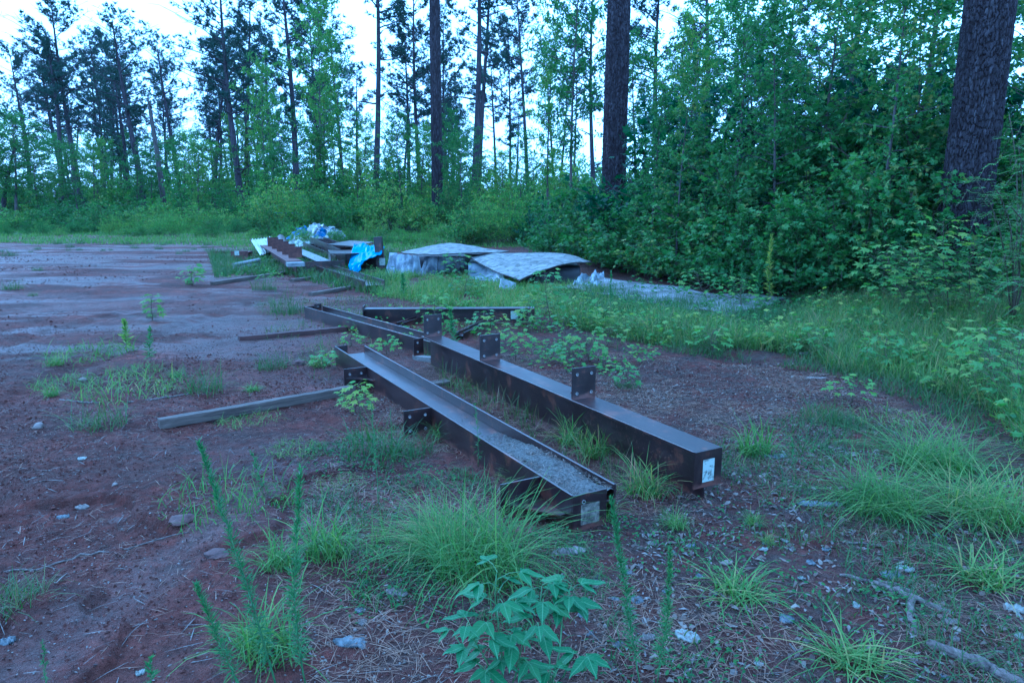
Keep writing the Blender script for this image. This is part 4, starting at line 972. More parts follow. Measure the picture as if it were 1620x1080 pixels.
o = obj('foam_block', MB().box(-.16, .16, 0, .05, 0, .20).mesh('foam_block', M['white_tarp'], bevel=.01), None, loc=(p.x, p.y, .0), rot=(-.45, .35, .35)); tag(o, 'pale square block leaning under the drooping corner of the large curled board', 'block')
# ------------------------------------------------------------------ grass
def blades(P, h, wd, lean, seg=3, bend=1.0):
    """curved grass blades: P (n,3), h, wd, lean (n,)"""
    n = len(P); a = RNG.uniform(0, 2*PI, n); d = np.stack([np.cos(a), np.sin(a), np.zeros(n)], 1)
    b = a+PI/2+RNG.normal(0, .5, n); s = np.stack([np.cos(b), np.sin(b), np.zeros(n)], 1)
    V = []
    for k in range(seg+1):
        f = k/seg
        th = lean*(.35+bend*f); 
        z = h*f*np.cos(th*.75); r = h*f*np.sin(th*.85)
        c = P+d*r[:, None]; c[:, 2] += z
        if k < seg: 
            ww = (wd*(1-f*.55))[:, None]*.5; V += [c-s*ww, c+s*ww]
        else: V.append(c)
    V = np.stack(V, 1).reshape(-1, 3); m = 2*seg+1; o = np.arange(n)[:, None]*m
    q = np.concatenate([o+np.array([[2*k, 2*k+1, 2*k+3, 2*k+2]]) for k in range(seg-1)]) if seg > 1 else np.zeros((0, 4), int)
    t = o+np.array([[2*seg-2, 2*seg-1, 2*seg]])
    return V, [q, t]
def tuft_mesh(n, R, h, wd, lean, m, seg=4, seed=0):
    a = RNG.uniform(0, 2*PI, n); r = R*np.sqrt(RNG.uniform(0, 1, n))*.7
    P = np.stack([r*np.cos(a), r*np.sin(a), np.full(n, -.01)], 1)
    H = h*RNG.uniform(.25, 1.15, n); Ln = np.abs(RNG.normal(lean, .38, n))
    V, Fs = blades(P, H, np.full(n, wd)*RNG.uniform(.6, 1.2, n), Ln, seg, 1.1)
    return np_mesh('grass_blades', V, Fs, M[m])
TUF = {'fine': [tuft_mesh(520, .30, .56, .0058, .95, 'grass', 5) for _ in range(2)],
       'wide': [tuft_mesh(130, .18, .38, .0095, .95, 'grass', 5) for _ in range(3)],
       'short': [tuft_mesh(260, .32, .11, .004, 1.15, 'grass', 3) for _ in range(3)],
       'dull': [tuft_mesh(150, .24, .28, .0052, .9, 'grass_dull', 4) for _ in range(3)]}
def tuft(kind, u, v, wpx, label, group='grass tufts on the clay', hs=1.):
    p = G(u, v); d = p.y; size = {'fine': .80, 'wide': .5, 'short': .30, 'dull': .42}[kind]
    s = wpx*d/F/size
    o = obj('grass_tuft', random.choice(TUF[kind]), None, loc=p, rot=(0, 0, random.uniform(0, 6.28)), scale=(s, s, s*hs)); return tag(o, label, 'grass tuft', group)
tufts = [
 ('fine', 762, 905, 300, 'largest fine-bladed grass tuft, in front of the debris-filled beam end', .85),
 ('fine', 700, 870, 210, 'sprawling tuft merging into the left side of the largest grass tuft', .65),
 ('short', 640, 890, 170, 'low matted grass spreading left from the largest tuft', 1.2),
 ('short', 590, 870, 130, 'thin matted grass between the largest tuft and the twin bright tufts', 1.2),
 ('wide', 442, 895, 120, 'bright spiky tuft standing left of the dense one, below the feathery weeds', 1.),
 ('wide', 515, 878, 150, 'dense green tuft crossed by the tall middle feathery weed', 1.),
 ('short', 360, 800, 150, 'broad short grass patch around the foot of the upper feathery weed', 1.5),
 ('wide', 425, 1035, 190, 'bright broad-bladed tuft at the bottom edge between feathery weeds', 1.),
 ('wide', 395, 1015, 90, 'small broad-bladed tuft leaning against the bottom bright one', 1.),
 ('wide', 1195, 718, 110, 'compact bright green tuft right of the tagged beam end', 1.),
 ('fine', 1395, 805, 230, 'fine arching tuft on the right beside the pale bark strip', .6),
 ('fine', 1560, 815, 260, 'wide grass tuft running out of the right edge', .6),
 ('fine', 1480, 740, 220, 'arching tuft above the one beside the pale bark strip', .6),
 ('wide', 1020, 782, 110, 'grass tuft growing against the side of the tagged beam near its end', 1.),
 ('wide', 1070, 835, 60, 'small grass sprig directly below the end of the tagged beam', 1.),
 ('dull', 585, 728, 130, 'dull tuft left of the middle bracket of the trough column', 1.),
 ('dull', 650, 718, 95, 'narrow dull tuft just below the middle bracket of the trough column', 1.),
 ('dull', 430, 582, 62, 'round dark tuft on the clay above the long weathered timber', 1.),
 ('dull', 325, 622, 85, 'tall loose tuft above the left half of the long weathered timber', 1.2),
 ('short', 208, 620, 110, 'soft low grass patch left of the tall loose tuft', 1.3),
 ('short', 145, 560, 90, 'long grass patch on the bare clay at left, upper one', 1.1),
 ('wide', 88, 578, 50, 'small spiky tuft left of the upper grass patch', .8),
 ('short', 105, 608, 70, 'low patch beneath the upper grass patch', 1.),
 ('wide', 82, 626, 45, 'bluish small tuft lowest in the left column of tufts', .8),
 ('wide', 278, 598, 36, 'tiny yellowish tuft between the soft patch and the round dark tuft', .8),
 ('short', 210, 588, 60, 'small pale tuft left of the tiny yellowish one', 1.),
 ('dull', 155, 675, 110, 'scraggly tuft left of the end of the long timber', .8),
 ('short', 395, 662, 70, 'sprawling green sprig in front of the middle of the long timber', 1.),
 ('wide', 505, 578, 60, 'small broad-leaved clump left of the trough column far end', .7),
 ('wide', 400, 618, 40, 'small sprig just above the long weathered timber', .6),
 ('short', 465, 720, 60, 'small pale sprig right below the middle of the clearing', 1.),
 ('short', 535, 765, 55, 'low sprig left of the near trough column', 1.),
 ('short', 1415, 665, 90, 'low short grass cushion on the litter at right', 1.2),
 ('dull', 1300, 665, 80, 'bluish weed tuft left of the leafy one on the litter at right', 1.),
 ('dull', 1340, 675, 65, 'leafy green weed tuft in the middle of the litter at right', 1.),
 ('wide', 1165, 940, 160, 'loose spreading clump at the bottom right beside the tall pair of weeds', .55),
 ('wide', 1350, 1045, 190, 'dark spreading clump at the bottom edge on the right', .55),
 ('wide', 1560, 920, 170, 'coarse clump with wide blades at the right edge', .6),
 ('wide', 1190, 830, 45, 'single upright sprig on the litter below the tagged beam', 1.),
 ('wide', 1215, 860, 40, 'little sprig right of the single upright one', .8),
 ('dull', 25, 965, 130, 'green tuft cut by the left edge near the bottom', .9),
 ('short', 600, 690, 70, 'pale low grass at the foot of the leafy seedling', 1.),
 ('dull', 990, 612, 50, 'small dark tuft right of the nearest upright plate', .8),
 ('dull', 1120, 555, 75, 'leafy dark tuft at the edge of the tall grass', 1.),
 ('wide', 700, 690, 60, 'grass sprig leaning over the near trough column', 1.),
 ('wide', 820, 765, 70, 'grass sprig pushed against the outer side of the trough near its end', 1.),
 ('wide', 905, 700, 90, 'grass between the two beams near their ends', 1.),
 ('wide', 940, 720, 90, 'second grass clump between the two beams', 1.),
 ('short', 740, 610, 60, 'low grass between the two beams, far part', 1.),
 ('dull', 690, 565, 50, 'dull tuft left of the far end of the tagged beam', 1.),
 ('wide', 950, 820, 80, 'grass sprig touching the end of the debris-filled column', 1.),
 ('dull', 300, 450, 16, 'tiny upright weed on the far clay', 1.), ('dull', 240, 502, 20, 'small upright weed in the middle of the silt streaks', 1.4),
 ('dull', 20, 458, 40, 'small tuft at the left edge on the far clay', .8), ('dull', 52, 468, 20, 'tiny tuft next to the left edge tuft', .8),
 ('dull', 15, 405, 30, 'far small tuft at the left edge below the brush', .8), ('dull', 60, 428, 20, 'far tiny tuft on the upper left clay', .8),
 ('dull', 355, 432, 50, 'weed clump left of the thin dark timber', 1.2), ('dull', 418, 458, 50, 'tuft below the thin dark timber', 1.),
 ('dull', 455, 495, 70, 'greyish weeds left of the slim trough column', 1.3), ('dull', 420, 410, 30, 'tuft by the left pipes', 1.),
]
for q in tufts: tuft(q[0], q[1], q[2], q[3], q[4], hs=q[5])
for k in range(26):
    tuft('dull', random.uniform(0, 330), random.uniform(384, 402), random.uniform(8, 18), 'tiny weed dotting the far edge of the bare clay', 'tiny weeds at the far edge of the clay')
def in_poly(x, y, poly):
    r = np.zeros(len(x), bool); n = len(poly); j = n-1
    for i in range(n):
        xi, yi = poly[i]; xj, yj = poly[j]
        c = ((yi > y) != (yj > y)) & (x < (xj-xi)*(y-yi)/(yj-yi+1e-12)+xi); r ^= c; j = i
    return r
def field(name, label, pix, n, h, wd, lean, m, seg=3, thr=.0, nsc=1.2, cat='grass', seed=0):
    poly = [tuple(G(u, v).xy) for u, v in pix]; xs = [p[0] for p in poly]; ys = [p[1] for p in poly]
    x = RNG.uniform(min(xs), max(xs), n*3); y = RNG.uniform(min(ys), max(ys), n*3); k = in_poly(x, y, poly)
    den = fbm(x*nsc, y*nsc, 200+seed, 3); k &= den > thr+RNG.normal(0, .04, len(x)); x = x[k][:n]; y = y[k][:n]; den = den[k][:n]
    P = np.stack([x, y, hgt(x, y)-.01], 1); H = h*RNG.uniform(.45, 1.15, len(x))*(.55+.9*den)
    V, Fs = blades(P, H, wd*RNG.uniform(.6, 1.3, len(x)), np.abs(RNG.normal(lean, .35, len(x))), seg, 1.)
    return tag(obj(name, np_mesh(name, V, Fs, M[m])), label, cat, kind='stuff')
R1 = [(872, 488), (960, 490), (1130, 522), (1200, 530), (1290, 492), (1400, 476), (1520, 470), (1640, 470), (2100, 520), (2300, 700), (1900, 760), (1660, 760), (1560, 650), (1440, 610), (1310, 585), (1280, 560), (1150, 552), (1040, 548), (950, 530), (880, 512)]
field('tall_grass', 'band of tall soft grass along the foot of the thicket at right', R1, 42000, .30, .006, .75, 'grass', 4, .30, 1.6)
def broadweeds(name, label, pix, n, ls, m, hmax, seed=0):
    poly = [tuple(G(u, v).xy) for u, v in pix]; xs = [p[0] for p in poly]; ys = [p[1] for p in poly]
    x = RNG.uniform(min(xs), max(xs), n*3); y = RNG.uniform(min(ys), max(ys), n*3); k = in_poly(x, y, poly) & (fbm(x*2.2, y*2.2, 400+seed, 3) > .52); x = x[k][:n]; y = y[k][:n]; c = len(x); rep = 9
    X = np.repeat(x, rep)+RNG.normal(0, .05, c*rep); Y = np.repeat(y, rep)+RNG.normal(0, .05, c*rep); Z = hgt(X, Y)+np.abs(RNG.normal(.5, .3, c*rep))*np.repeat(RNG.uniform(.3, 1, c), rep)*hmax
    a = RNG.uniform(0, 2*PI, c*rep); A_ = np.stack([np.cos(a), np.sin(a), RNG.uniform(-.4, .5, c*rep)], 1)
    V, Fs = batch(STAR if seed % 2 else HEX, np.stack([X, Y, Z], 1), A_, np.stack([RNG.normal(0, .4, c*rep), RNG.normal(0, .4, c*rep)-.2, np.ones(c*rep)], 1), ls*RNG.uniform(.5, 1.2, c*rep))
    return tag(obj(name, np_mesh(name, V, Fs, M[m])), label, 'weeds', kind='stuff')
broadweeds('broadleaf_weeds', 'low broad-leaved weeds growing all through the tall grass at right', R1, 900, .085, 'leaf_bright', .36, 1)
broadweeds('broadleaf_weeds', 'darker small-leaved weeds in the tall grass at right', R1, 900, .05, 'leaf', .34, 2)
broadweeds('board_weeds', 'weeds growing over the flat low board and in front of it', [(900, 470), (980, 450), (1200, 480), (1300, 480), (1200, 525), (1000, 515)], 260, .07, 'leaf', .25, 4)
broadweeds('pile_weeds', 'broad-leaved weeds around the covered boards and the back pile', [(340, 440), (430, 400), (600, 410), (700, 435), (860, 465), (900, 500), (760, 500), (600, 475), (450, 450)], 900, .06, 'leaf_bright', .25, 6)
broadweeds('beam_weeds', 'leafy weeds between and behind the near beams', [(650, 500), (860, 500), (1040, 560), (1010, 610), (880, 590), (700, 540), (560, 540), (520, 500)], 260, .055, 'leaf_bright', .2, 7)
broadweeds('soil_weeds', 'tiny leafy weeds creeping over the soil in front', [(420, 780), (560, 690), (900, 830), (1300, 650), (1640, 760), (1800, 1150), (900, 1150), (560, 960)], 420, .022, 'leaf', .06, 8)
field('tall_grass', 'duller grass mixed into the tall band at right', R1, 18000, .34, .006, .95, 'grass_dull', 4, .42, 2.2, seed=12)
field('grass_strip', 'grass growing in front of and over the edge of the long flat board', [(880, 468), (960, 462), (1180, 500), (1290, 478), (1330, 500), (1200, 530), (1000, 520), (880, 500)], 9000, .26, .006, .7, 'grass_dull', 4, .36, seed=2)
field('thicket_grass', 'shaded grass right at the edge of the thicket', [(1260, 480), (1250, 462), (1400, 462), (1640, 458), (1690, 500), (1500, 500)], 7000, .30, .008, .8, 'grass_dull', 3, seed=3)
field('edge_weeds', 'weedy fringe of grass between litter and tall grass at right', [(1040, 555), (1300, 590), (1440, 640), (1600, 720), (1700, 800), (1700, 600), (1400, 560), (1100, 540)], 6000, .16, .006, .8, 'grass_dull', 3, .45, seed=4)
field('far_grass', 'green grass strip between the bare clay and the brush', [(-60, 388), (130, 386), (330, 388), (420, 400), (560, 400), (640, 400), (760, 392), (960, 398), (930, 366), (520, 366), (330, 352), (-80, 356)], 52000, .20, .022, .7, 'grass', 2, .36, .8, seed=5)
field('pile_grass', 'grass growing through and around the back pile', [(330, 402), (420, 400), (520, 395), (620, 400), (640, 440), (600, 470), (520, 455), (450, 435), (340, 440)], 11000, .26, .014, .6, 'grass_dull', 3, .43, 1.6, seed=6)
field('pile_grass', 'bright grass in front of the covered pile', [(560, 440), (700, 432), (830, 455), (960, 455), (960, 490), (860, 500), (700, 485), (600, 470)], 13000, .20, .009, .7, 'grass', 3, .44, 1.6, seed=7)
field('sparse_grass', 'thin sparse grass scattered over the middle of the clearing', [(400, 470), (600, 470), (860, 500), (1040, 545), (1000, 600), (820, 560), (640, 500), (500, 620), (430, 560)], 3800, .12, .006, .8, 'grass_dull', 3, .52, 2.5, seed=8)
field('sparse_grass', 'low weeds creeping over the soil in the lower middle', [(520, 680), (640, 700), (900, 830), (960, 900), (1000, 1060), (560, 960), (540, 850), (440, 780)], 5200, .07, .005, 1., 'grass_dull', 3, .50, 4, seed=9)
field('sparse_grass', 'low weeds between litter at the lower right', [(1100, 720), (1290, 640), (1640, 760), (1800, 1150), (1100, 1150), (1000, 900)], 4500, .10, .005, .95, 'grass_dull', 3, .53, 3, seed=10)
field('beam_grass', 'long thin grass blades growing between the two near beams', [(700, 590), (960, 720), (1080, 800), (1000, 790), (850, 700), (690, 612)], 700, .24, .005, .5, 'grass_dull', 4, .3, seed=11)

# ------------------------------------------------------------------ litter
def flakes(name, label, pix, n, ln, wd, m, thr=.4, nsc=2., curl=.3, up=.3, seed=0, lift=.004):
    poly = [tuple(G(u, v).xy) for u, v in pix]
    def f(n_):
        xs = [p[0] for p in poly]; ys = [p[1] for p in poly]
        x = RNG.uniform(min(xs), max(xs), n_*3); y = RNG.uniform(min(ys), max(ys), n_*3)
        k = in_poly(x, y, poly) & (fbm(x*nsc, y*nsc, 300+seed, 3) > thr+RNG.normal(0, .05, len(x))); x = x[k][:n_]; y = y[k][:n_]
        return np.stack([x, y, hgt(x, y)+lift], 1)
    return tag(obj(name, scatter_quads(n, f, ln, wd, M[m], name, curl, up)), label, 'litter', kind='stuff')
RR = [(560, 640), (700, 560), (1000, 560), (1300, 590), (1640, 720), (1900, 1150), (520, 1150), (430, 900)]
ALL = [(-200, 1150), (-60, 520), (420, 520), (700, 520), (1300, 580), (1640, 700), (1900, 1150)]
flakes('leaf_litter', 'small brown leaf scraps over the soil at right', RR, 9000, .014, .007, 'dry', .45, 2.2, seed=1)
flakes('bark_litter', 'grey bark crumbs over the whole near soil', ALL, 9000, .010, .006, 'barkchip', .46, 1.7, .2, .3, 2)
flakes('needle_litter', 'dry pine needles strewn over the soil at right', RR, 22000, .085, .0022, 'straw', .42, 1.6, .05, .08, 3, .006)
flakes('needle_litter', 'few dry needles and straws over the bare clay at left', ALL, 7000, .06, .002, 'straw', .5, 1.2, .05, .08, 4, .005)
flakes('clay_crumbs', 'dark clay crumbs on the bare clay', ALL, 14000, .012, .010, 'rock_dark', .42, 1.3, .9, .5, 5, .003)
flakes('leaf_litter', 'sparse pale leaves on the clearing beyond the beams', [(880, 590), (1280, 570), (1500, 680), (1240, 700), (1150, 680), (1000, 640)], 1500, .026, .013, 'dry', .42, 2, seed=6)
flakes('leaf_litter', 'curled pale dead leaves scattered on the near right soil', [(960, 1120), (1000, 860), (1150, 700), (1600, 720), (1900, 1150)], 300, .034, .017, 'dry', .4, 2, .5, .35, seed=7, lift=.008)
flakes('bark_litter', 'flat bark pieces and broken twigs over the lower right soil', [(960, 1120), (1000, 860), (1150, 700), (1600, 720), (1900, 1150)], 700, .030, .012, 'barkchip', .42, 2, .15, .25, seed=21, lift=.006)
flakes('leaf_litter', 'brown oak leaf scraps over the lower right soil', [(960, 1120), (1000, 860), (1150, 700), (1600, 720), (1900, 1150)], 700, .026, .016, 'dry', .4, 2, .4, .35, seed=22, lift=.006)
flakes('twig_litter', 'thin broken twigs over the near soil', ALL, 1500, .10, .0035, 'barkchip', .4, 1.3, .05, .08, seed=23, lift=.006)
def clods(name, label, pix, n, smin, smax, m, seed=0, thr=.3, nsc=1.5, pw=2.6):
    poly = [tuple(G(u, v).xy) for u, v in pix]; xs = [p[0] for p in poly]; ys = [p[1] for p in poly]
    x = RNG.uniform(min(xs), max(xs), n*3); y = RNG.uniform(min(ys), max(ys), n*3)
    k = in_poly(x, y, poly) & (fbm(x*nsc, y*nsc, 500+seed, 4) > thr+RNG.normal(0, .06, len(x))); x = x[k][:n]; y = y[k][:n]; n = len(x)
    sz = smin+(smax-smin)*RNG.uniform(0, 1, n)**pw; sz *= (.6+.4*np.clip(y/5, 0, 3))
    base = np.array([(1, 0, 0), (0, 1, 0), (-1, 0, 0), (0, -1, 0), (0, 0, .8), (0, 0, -.4)]); 
    V = base[None]*(sz[:, None, None]*RNG.uniform(.55, 1.3, (n, 6, 1)))+RNG.normal(0, .18, (n, 6, 3))*sz[:, None, None]+np.stack([x, y, hgt(x, y)+sz*.12], 1)[:, None]
    f = np.array([(0, 1, 4), (1, 2, 4), (2, 3, 4), (3, 0, 4), (1, 0, 5), (2, 1, 5), (3, 2, 5), (0, 3, 5)]); Fq = (f[None]+(np.arange(n)*6)[:, None, None]).reshape(-1, 3)
    return tag(obj(name, np_mesh(name, V.reshape(-1, 3), Fq, M[m])), label, 'soil', kind='stuff')
M['clod'] = leafmat('clay_clod', [(0, (.030, .014, .012)), (.5, (.068, .035, .029)), (.88, (.11, .068, .058)), (1, (.19, .15, .135))], trans=0, rough=.9, spec=.04)
clods('soil_clods', 'loose red clay clods over the bare clay at left', [(-200, 1150), (-60, 560), (400, 560), (640, 640), (900, 900), (900, 1150)], 22000, .0025, .014, 'clod', 1, .48, 1.5, 3.5)
clods('soil_clods', 'finer clay crumbs between the litter at right', [(560, 640), (900, 560), (1300, 580), (1640, 700), (1900, 1150), (520, 1150)], 16000, .0025, .012, 'clod', 2, .42)
clods('soil_clods', 'clods and stones on the middle and far clay', [(-120, 600), (-60, 400), (420, 400), (640, 480), (700, 560), (420, 600)], 10000, .004, .016, 'clod', 3, .54, .9, 4.5)
def chip(name, u, v, lpx, wpx, label, m, ang, th=.008, cat='bark piece', hump=.10):
    p = G(u, v); s = p.y/F; Lw = lpx*s; Ww = wpx*s*1.5; nu, nv = 16, 6; mb = MB()
    for j in range(nv+1):
        for i in range(nu+1):
            a = i/nu*2-1; b_ = j/nv*2-1; env = max(.05, (1-abs(a)**3)**.5+.45*mn.noise(Vector((a*5, (1 if b_ > 0 else -1)*3, u)))*(abs(a) < .95)); wig = .25*mn.noise(Vector((a*3, j*.3, u)))
            mb.V.append((a*Lw/2, (b_*env*.5+wig*.5)*Ww, th*.6+hump*Ww*(1-b_*b_)*.35+.010*mn.noise(Vector((a*4, b_*3, u*.1)))))
    for j in range(nv):
        for i in range(nu): mb.F.append((j*(nu+1)+i, j*(nu+1)+i+1, (j+1)*(nu+1)+i+1, (j+1)*(nu+1)+i))
    n = len(mb.V); mb.V += [(x, y, z-th) for x, y, z in mb.V]; mb.F += [tuple(i+n for i in f)[::-1] for f in list(mb.F)]
    ring = list(range(nu+1))+[j*(nu+1)+nu for j in range(1, nv+1)]+[nv*(nu+1)+i for i in range(nu-1, -1, -1)]+[j*(nu+1) for j in range(nv-1, 0, -1)]
    for k in range(len(ring)): a_, b_ = ring[k], ring[(k+1) % len(ring)]; mb.F.append((a_, a_+n, b_+n, b_))
    o = obj(name, mb.mesh(name, M[m], True), None, loc=(p.x, p.y, p.z+.002), rot=(random.uniform(-.1, .1), random.uniform(-.08, .08), ang)); return tag(o, label, cat, 'bark and leaves on the soil')
M['paleleaf'] = simple('bleached_leaf', (.08, .08, .07), (.26, .27, .24), 14, .6, bm=.3)
M['bluechip'] = simple('blue_grey_bark', (.035, .038, .042), (.15, .16, .17), 16, .8, sc=(2, 1, 2), bm=.6)
chips = [('bark_strip', 1298, 798, 80, 14, 'long pale blue-grey bark strip beside the arching tuft', 'bluechip', .0), ('bark_strip', 575, 1018, 110, 18, 'lichened pale bark strip lying near the bottom, left of the elder plant', 'bluechip', -.12),
 ('bark_strip', 628, 945, 40, 14, 'curled grey bark piece below the left side of the largest tuft', 'barkchip', -.2), ('dead_leaf', 1088, 1008, 46, 20, 'large bleached folded leaf at the bottom right of the two tall weeds', 'paleleaf', -.5),
 ('dead_leaf', 1432, 898, 30, 14, 'pale dead leaf above the forked dead branch', 'paleleaf', -.5), ('bark_flake', 1410, 908, 34, 16, 'dark blue-grey flake left of the pale leaf above the forked branch', 'bluechip', .1),
 ('bark_flake', 1245, 978, 22, 16, 'small blue-grey flake standing on the bare soil', 'bluechip', 1.), ('bark_flake', 1502, 986, 30, 12, 'pale flake right of the forked dead branch', 'barkchip', 0.),
 ('dead_leaf', 1605, 965, 34, 16, 'bright pale leaf at the right edge', 'paleleaf', -.6), ('bark_flake', 1008, 950, 20, 14, 'grey flake between the tall pair of weeds', 'bluechip', .4),
 ('bark_flake', 1025, 1010, 26, 12, 'flake by the foot of the right tall weed', 'barkchip', .2), ('dead_leaf', 1150, 890, 24, 10, 'curled dead leaf near the loose spreading clump', 'dry' , .5),
 ('bark_flake', 570, 965, 18, 12, 'round grey flake left of the elder plant, upper one', 'bluechip', .5), ('bark_flake', 573, 985, 22, 10, 'triangular grey flake below the round one', 'barkchip', -.9),
 ('bark_flake', 14, 1026, 24, 16, 'blue-grey flake in the lower left corner', 'bluechip', .8), ('bark_flake', 130, 800, 18, 14, 'flat upright chip on the dark crust at left', 'barkchip', 1.2),
 ('bark_flake', 100, 818, 20, 10, 'greyish flat chip left of the upright chip', 'bluechip', .3), ('bark_flake', 222, 1063, 16, 10, 'small pale chip on the smooth washed clay', 'paleleaf', .3),
 ('bark_flake', 1515, 820, 40, 12, 'flat grey bark under the arching tufts at right', 'barkchip', .2), ('bark_flake', 1225, 722, 44, 14, 'blue-grey bark plate behind the compact bright tuft', 'bluechip', .1),
 ('bark_flake', 1290, 598, 34, 8, 'thin pale curled strip on the litter near the tall grass', 'barkchip', -.2), ('bark_flake', 1540, 900, 46, 14, 'pale bark slab at the coarse clump on the right', 'barkchip', -.15),
 ('bark_flake', 900, 872, 60, 16, 'dull bark under the right side of the largest tuft', 'barkchip', .1), ('bark_flake', 790, 905, 18, 10, 'small chip under the largest tuft', 'barkchip', .7),
 ('bark_flake', 186, 824, 30, 12, 'dark slate-like chip in the middle of the bare clay', 'rock_dark', .3), ('bark_flake', 130, 725, 14, 8, 'tiny pale chip on the clay below the stone', 'paleleaf', .3)]
for q in chips: chip(*q)
for k in range(46):
    u = random.uniform(900, 1620); v = random.uniform(820, 1075)
    chip('dead_leaf', u, v, random.uniform(9, 22), random.uniform(5, 11), 'small pale scrap of leaf or bark strewn on the lower right soil', random.choice(['paleleaf', 'barkchip', 'bluechip', 'barkchip']), random.uniform(0, 3), .003)
for o in [o for o in col.objects if o.get('label', '').startswith('small pale scrap')]: o['group'] = 'small scraps on the lower right soil'
def stone(u, v, wpx, label, m='rock', sq=.6, name='stone'):
    p = G(u, v); s = wpx*p.y/F/2; bm = bmesh.new(); bmesh.ops.create_icosphere(bm, subdivisions=3, radius=1)
    for q in bm.verts:
        c = q.co; k = 1+.35*mn.noise(c*1.1+Vector((u, v, 0)))+.1*mn.noise(c*3+Vector((v, u, 0))); q.co = Vector((c.x*k*s, c.y*k*s*.8, c.z*k*s*sq))
    me = bpy.data.meshes.new(name); bm.to_mesh(me); bm.free(); me.materials.append(M[m]); me.polygons.foreach_set('use_smooth', [m == 'rock']*len(me.polygons))
    o = obj(name, me, None, loc=(p.x, p.y, p.z+s*sq*.35), rot=(0, 0, random.uniform(0, 6))); return tag(o, label, 'stone')
stone(60, 676, 20, 'pale flat-topped stone on the bare clay at left'); stone(131, 604, 13, 'small pale stone near the low grass patches'); stone(183, 778, 10, 'tiny light pebble on the crust', 'rock')
stone(474, 576, 20, 'dark clod left of the trough column far end', 'rock_dark'); stone(288, 832, 44, 'broken dark clay ledge lump in the washed clay', 'rock_dark', .35, 'clay_clod'); stone(345, 880, 40, 'dark clay ledge lump beside the twin tufts', 'rock_dark', .3, 'clay_clod')
stone(825, 978, 12, 'small light pebble by the elder plant'); stone(562, 996, 9, 'pebble left of the pale bark strip'); stone(958, 990, 10, 'pale pebble beside the elder leaves')
def branch(pts, r, label, m='deadwood', cat='branch', name='dead_branch', kids=()):
    P_ = [G(u, v)+Vector((0, 0, rr*.6+dz_)) for (u, v, rr, dz_) in pts]
    mb = MB(); n = []; R_ = []
    for i in range(len(P_)-1):
        for k in range(5):
            f = k/5; p = P_[i].lerp(P_[i+1], f); n.append(p+Vector((random.gauss(0, .006), random.gauss(0, .006), random.gauss(0, .003)))); R_.append((pts[i][2]*(1-f)+pts[i+1][2]*f)*random.uniform(.85, 1.15))
    n.append(P_[-1]); R_.append(pts[-1][2]); mb.tube(n, R_, 7)
    return tag(obj(name, mb.mesh(name, M[m], True)), label, cat, 'dead branches on the soil')
branch([(1330, 910, .006, 0), (1390, 925, .012, 0), (1440, 950, .016, 0), (1500, 972, .010, 0)], .01, 'forked dead branch lying on the lower right soil, upper stem')
branch([(1440, 950, .014, 0), (1443, 985, .012, 0), (1450, 1005, .006, 0)], .01, 'short side piece leaning off the forked dead branch')
branch([(1385, 915, .008, 0), (1440, 938, .012, 0)], .01, 'thin split stick lying along the forked dead branch')
branch([(1470, 1020, .014, 0), (1520, 1045, .024, 0), (1570, 1065, .022, 0), (1620, 1090, .02, 0)], .01, 'thick split dead branch running out of the bottom right corner')
branch([(200, 772, .006, 0), (255, 768, .007, 0), (300, 760, .004, 0)], .01, 'thin dark root on the clay left of the long timber') if 0 else None
branch([(205, 638, .008, 0), (250, 636, .010, 0), (300, 628, .006, 0)], .01, 'dark stick on the clay above the left end of the long timber')
branch([(95, 632, .008, 0), (130, 637, .010, 0), (160, 638, .006, 0)], .01, 'dark curved stick near the low grass patches at left')
branch([(1340, 858, .006, 0), (1400, 866, .004, 0)], .01, 'thin twig below the arching tuft on the right')
branch([(1420, 690, .006, 0), (1390, 670, .004, 0)], .01, 'short twig beside the short grass cushion')
branch([(1265, 562, .02, 0), (1310, 560, .015, .02)], .01, 'dark stick on the litter under the tall grass edge')
branch([(620, 935, .003, 0), (640, 925, .003, 0), (680, 880, .003, .0)], .01, 'thin root thread under the sprawling tuft')
branch([(0, 905, .004, 0), (60, 900, .005, 0), (130, 880, .005, 0), (200, 868, .004, 0), (300, 850, .003, 0)], .01, 'long fibrous root line crossing the washed clay at lower left')

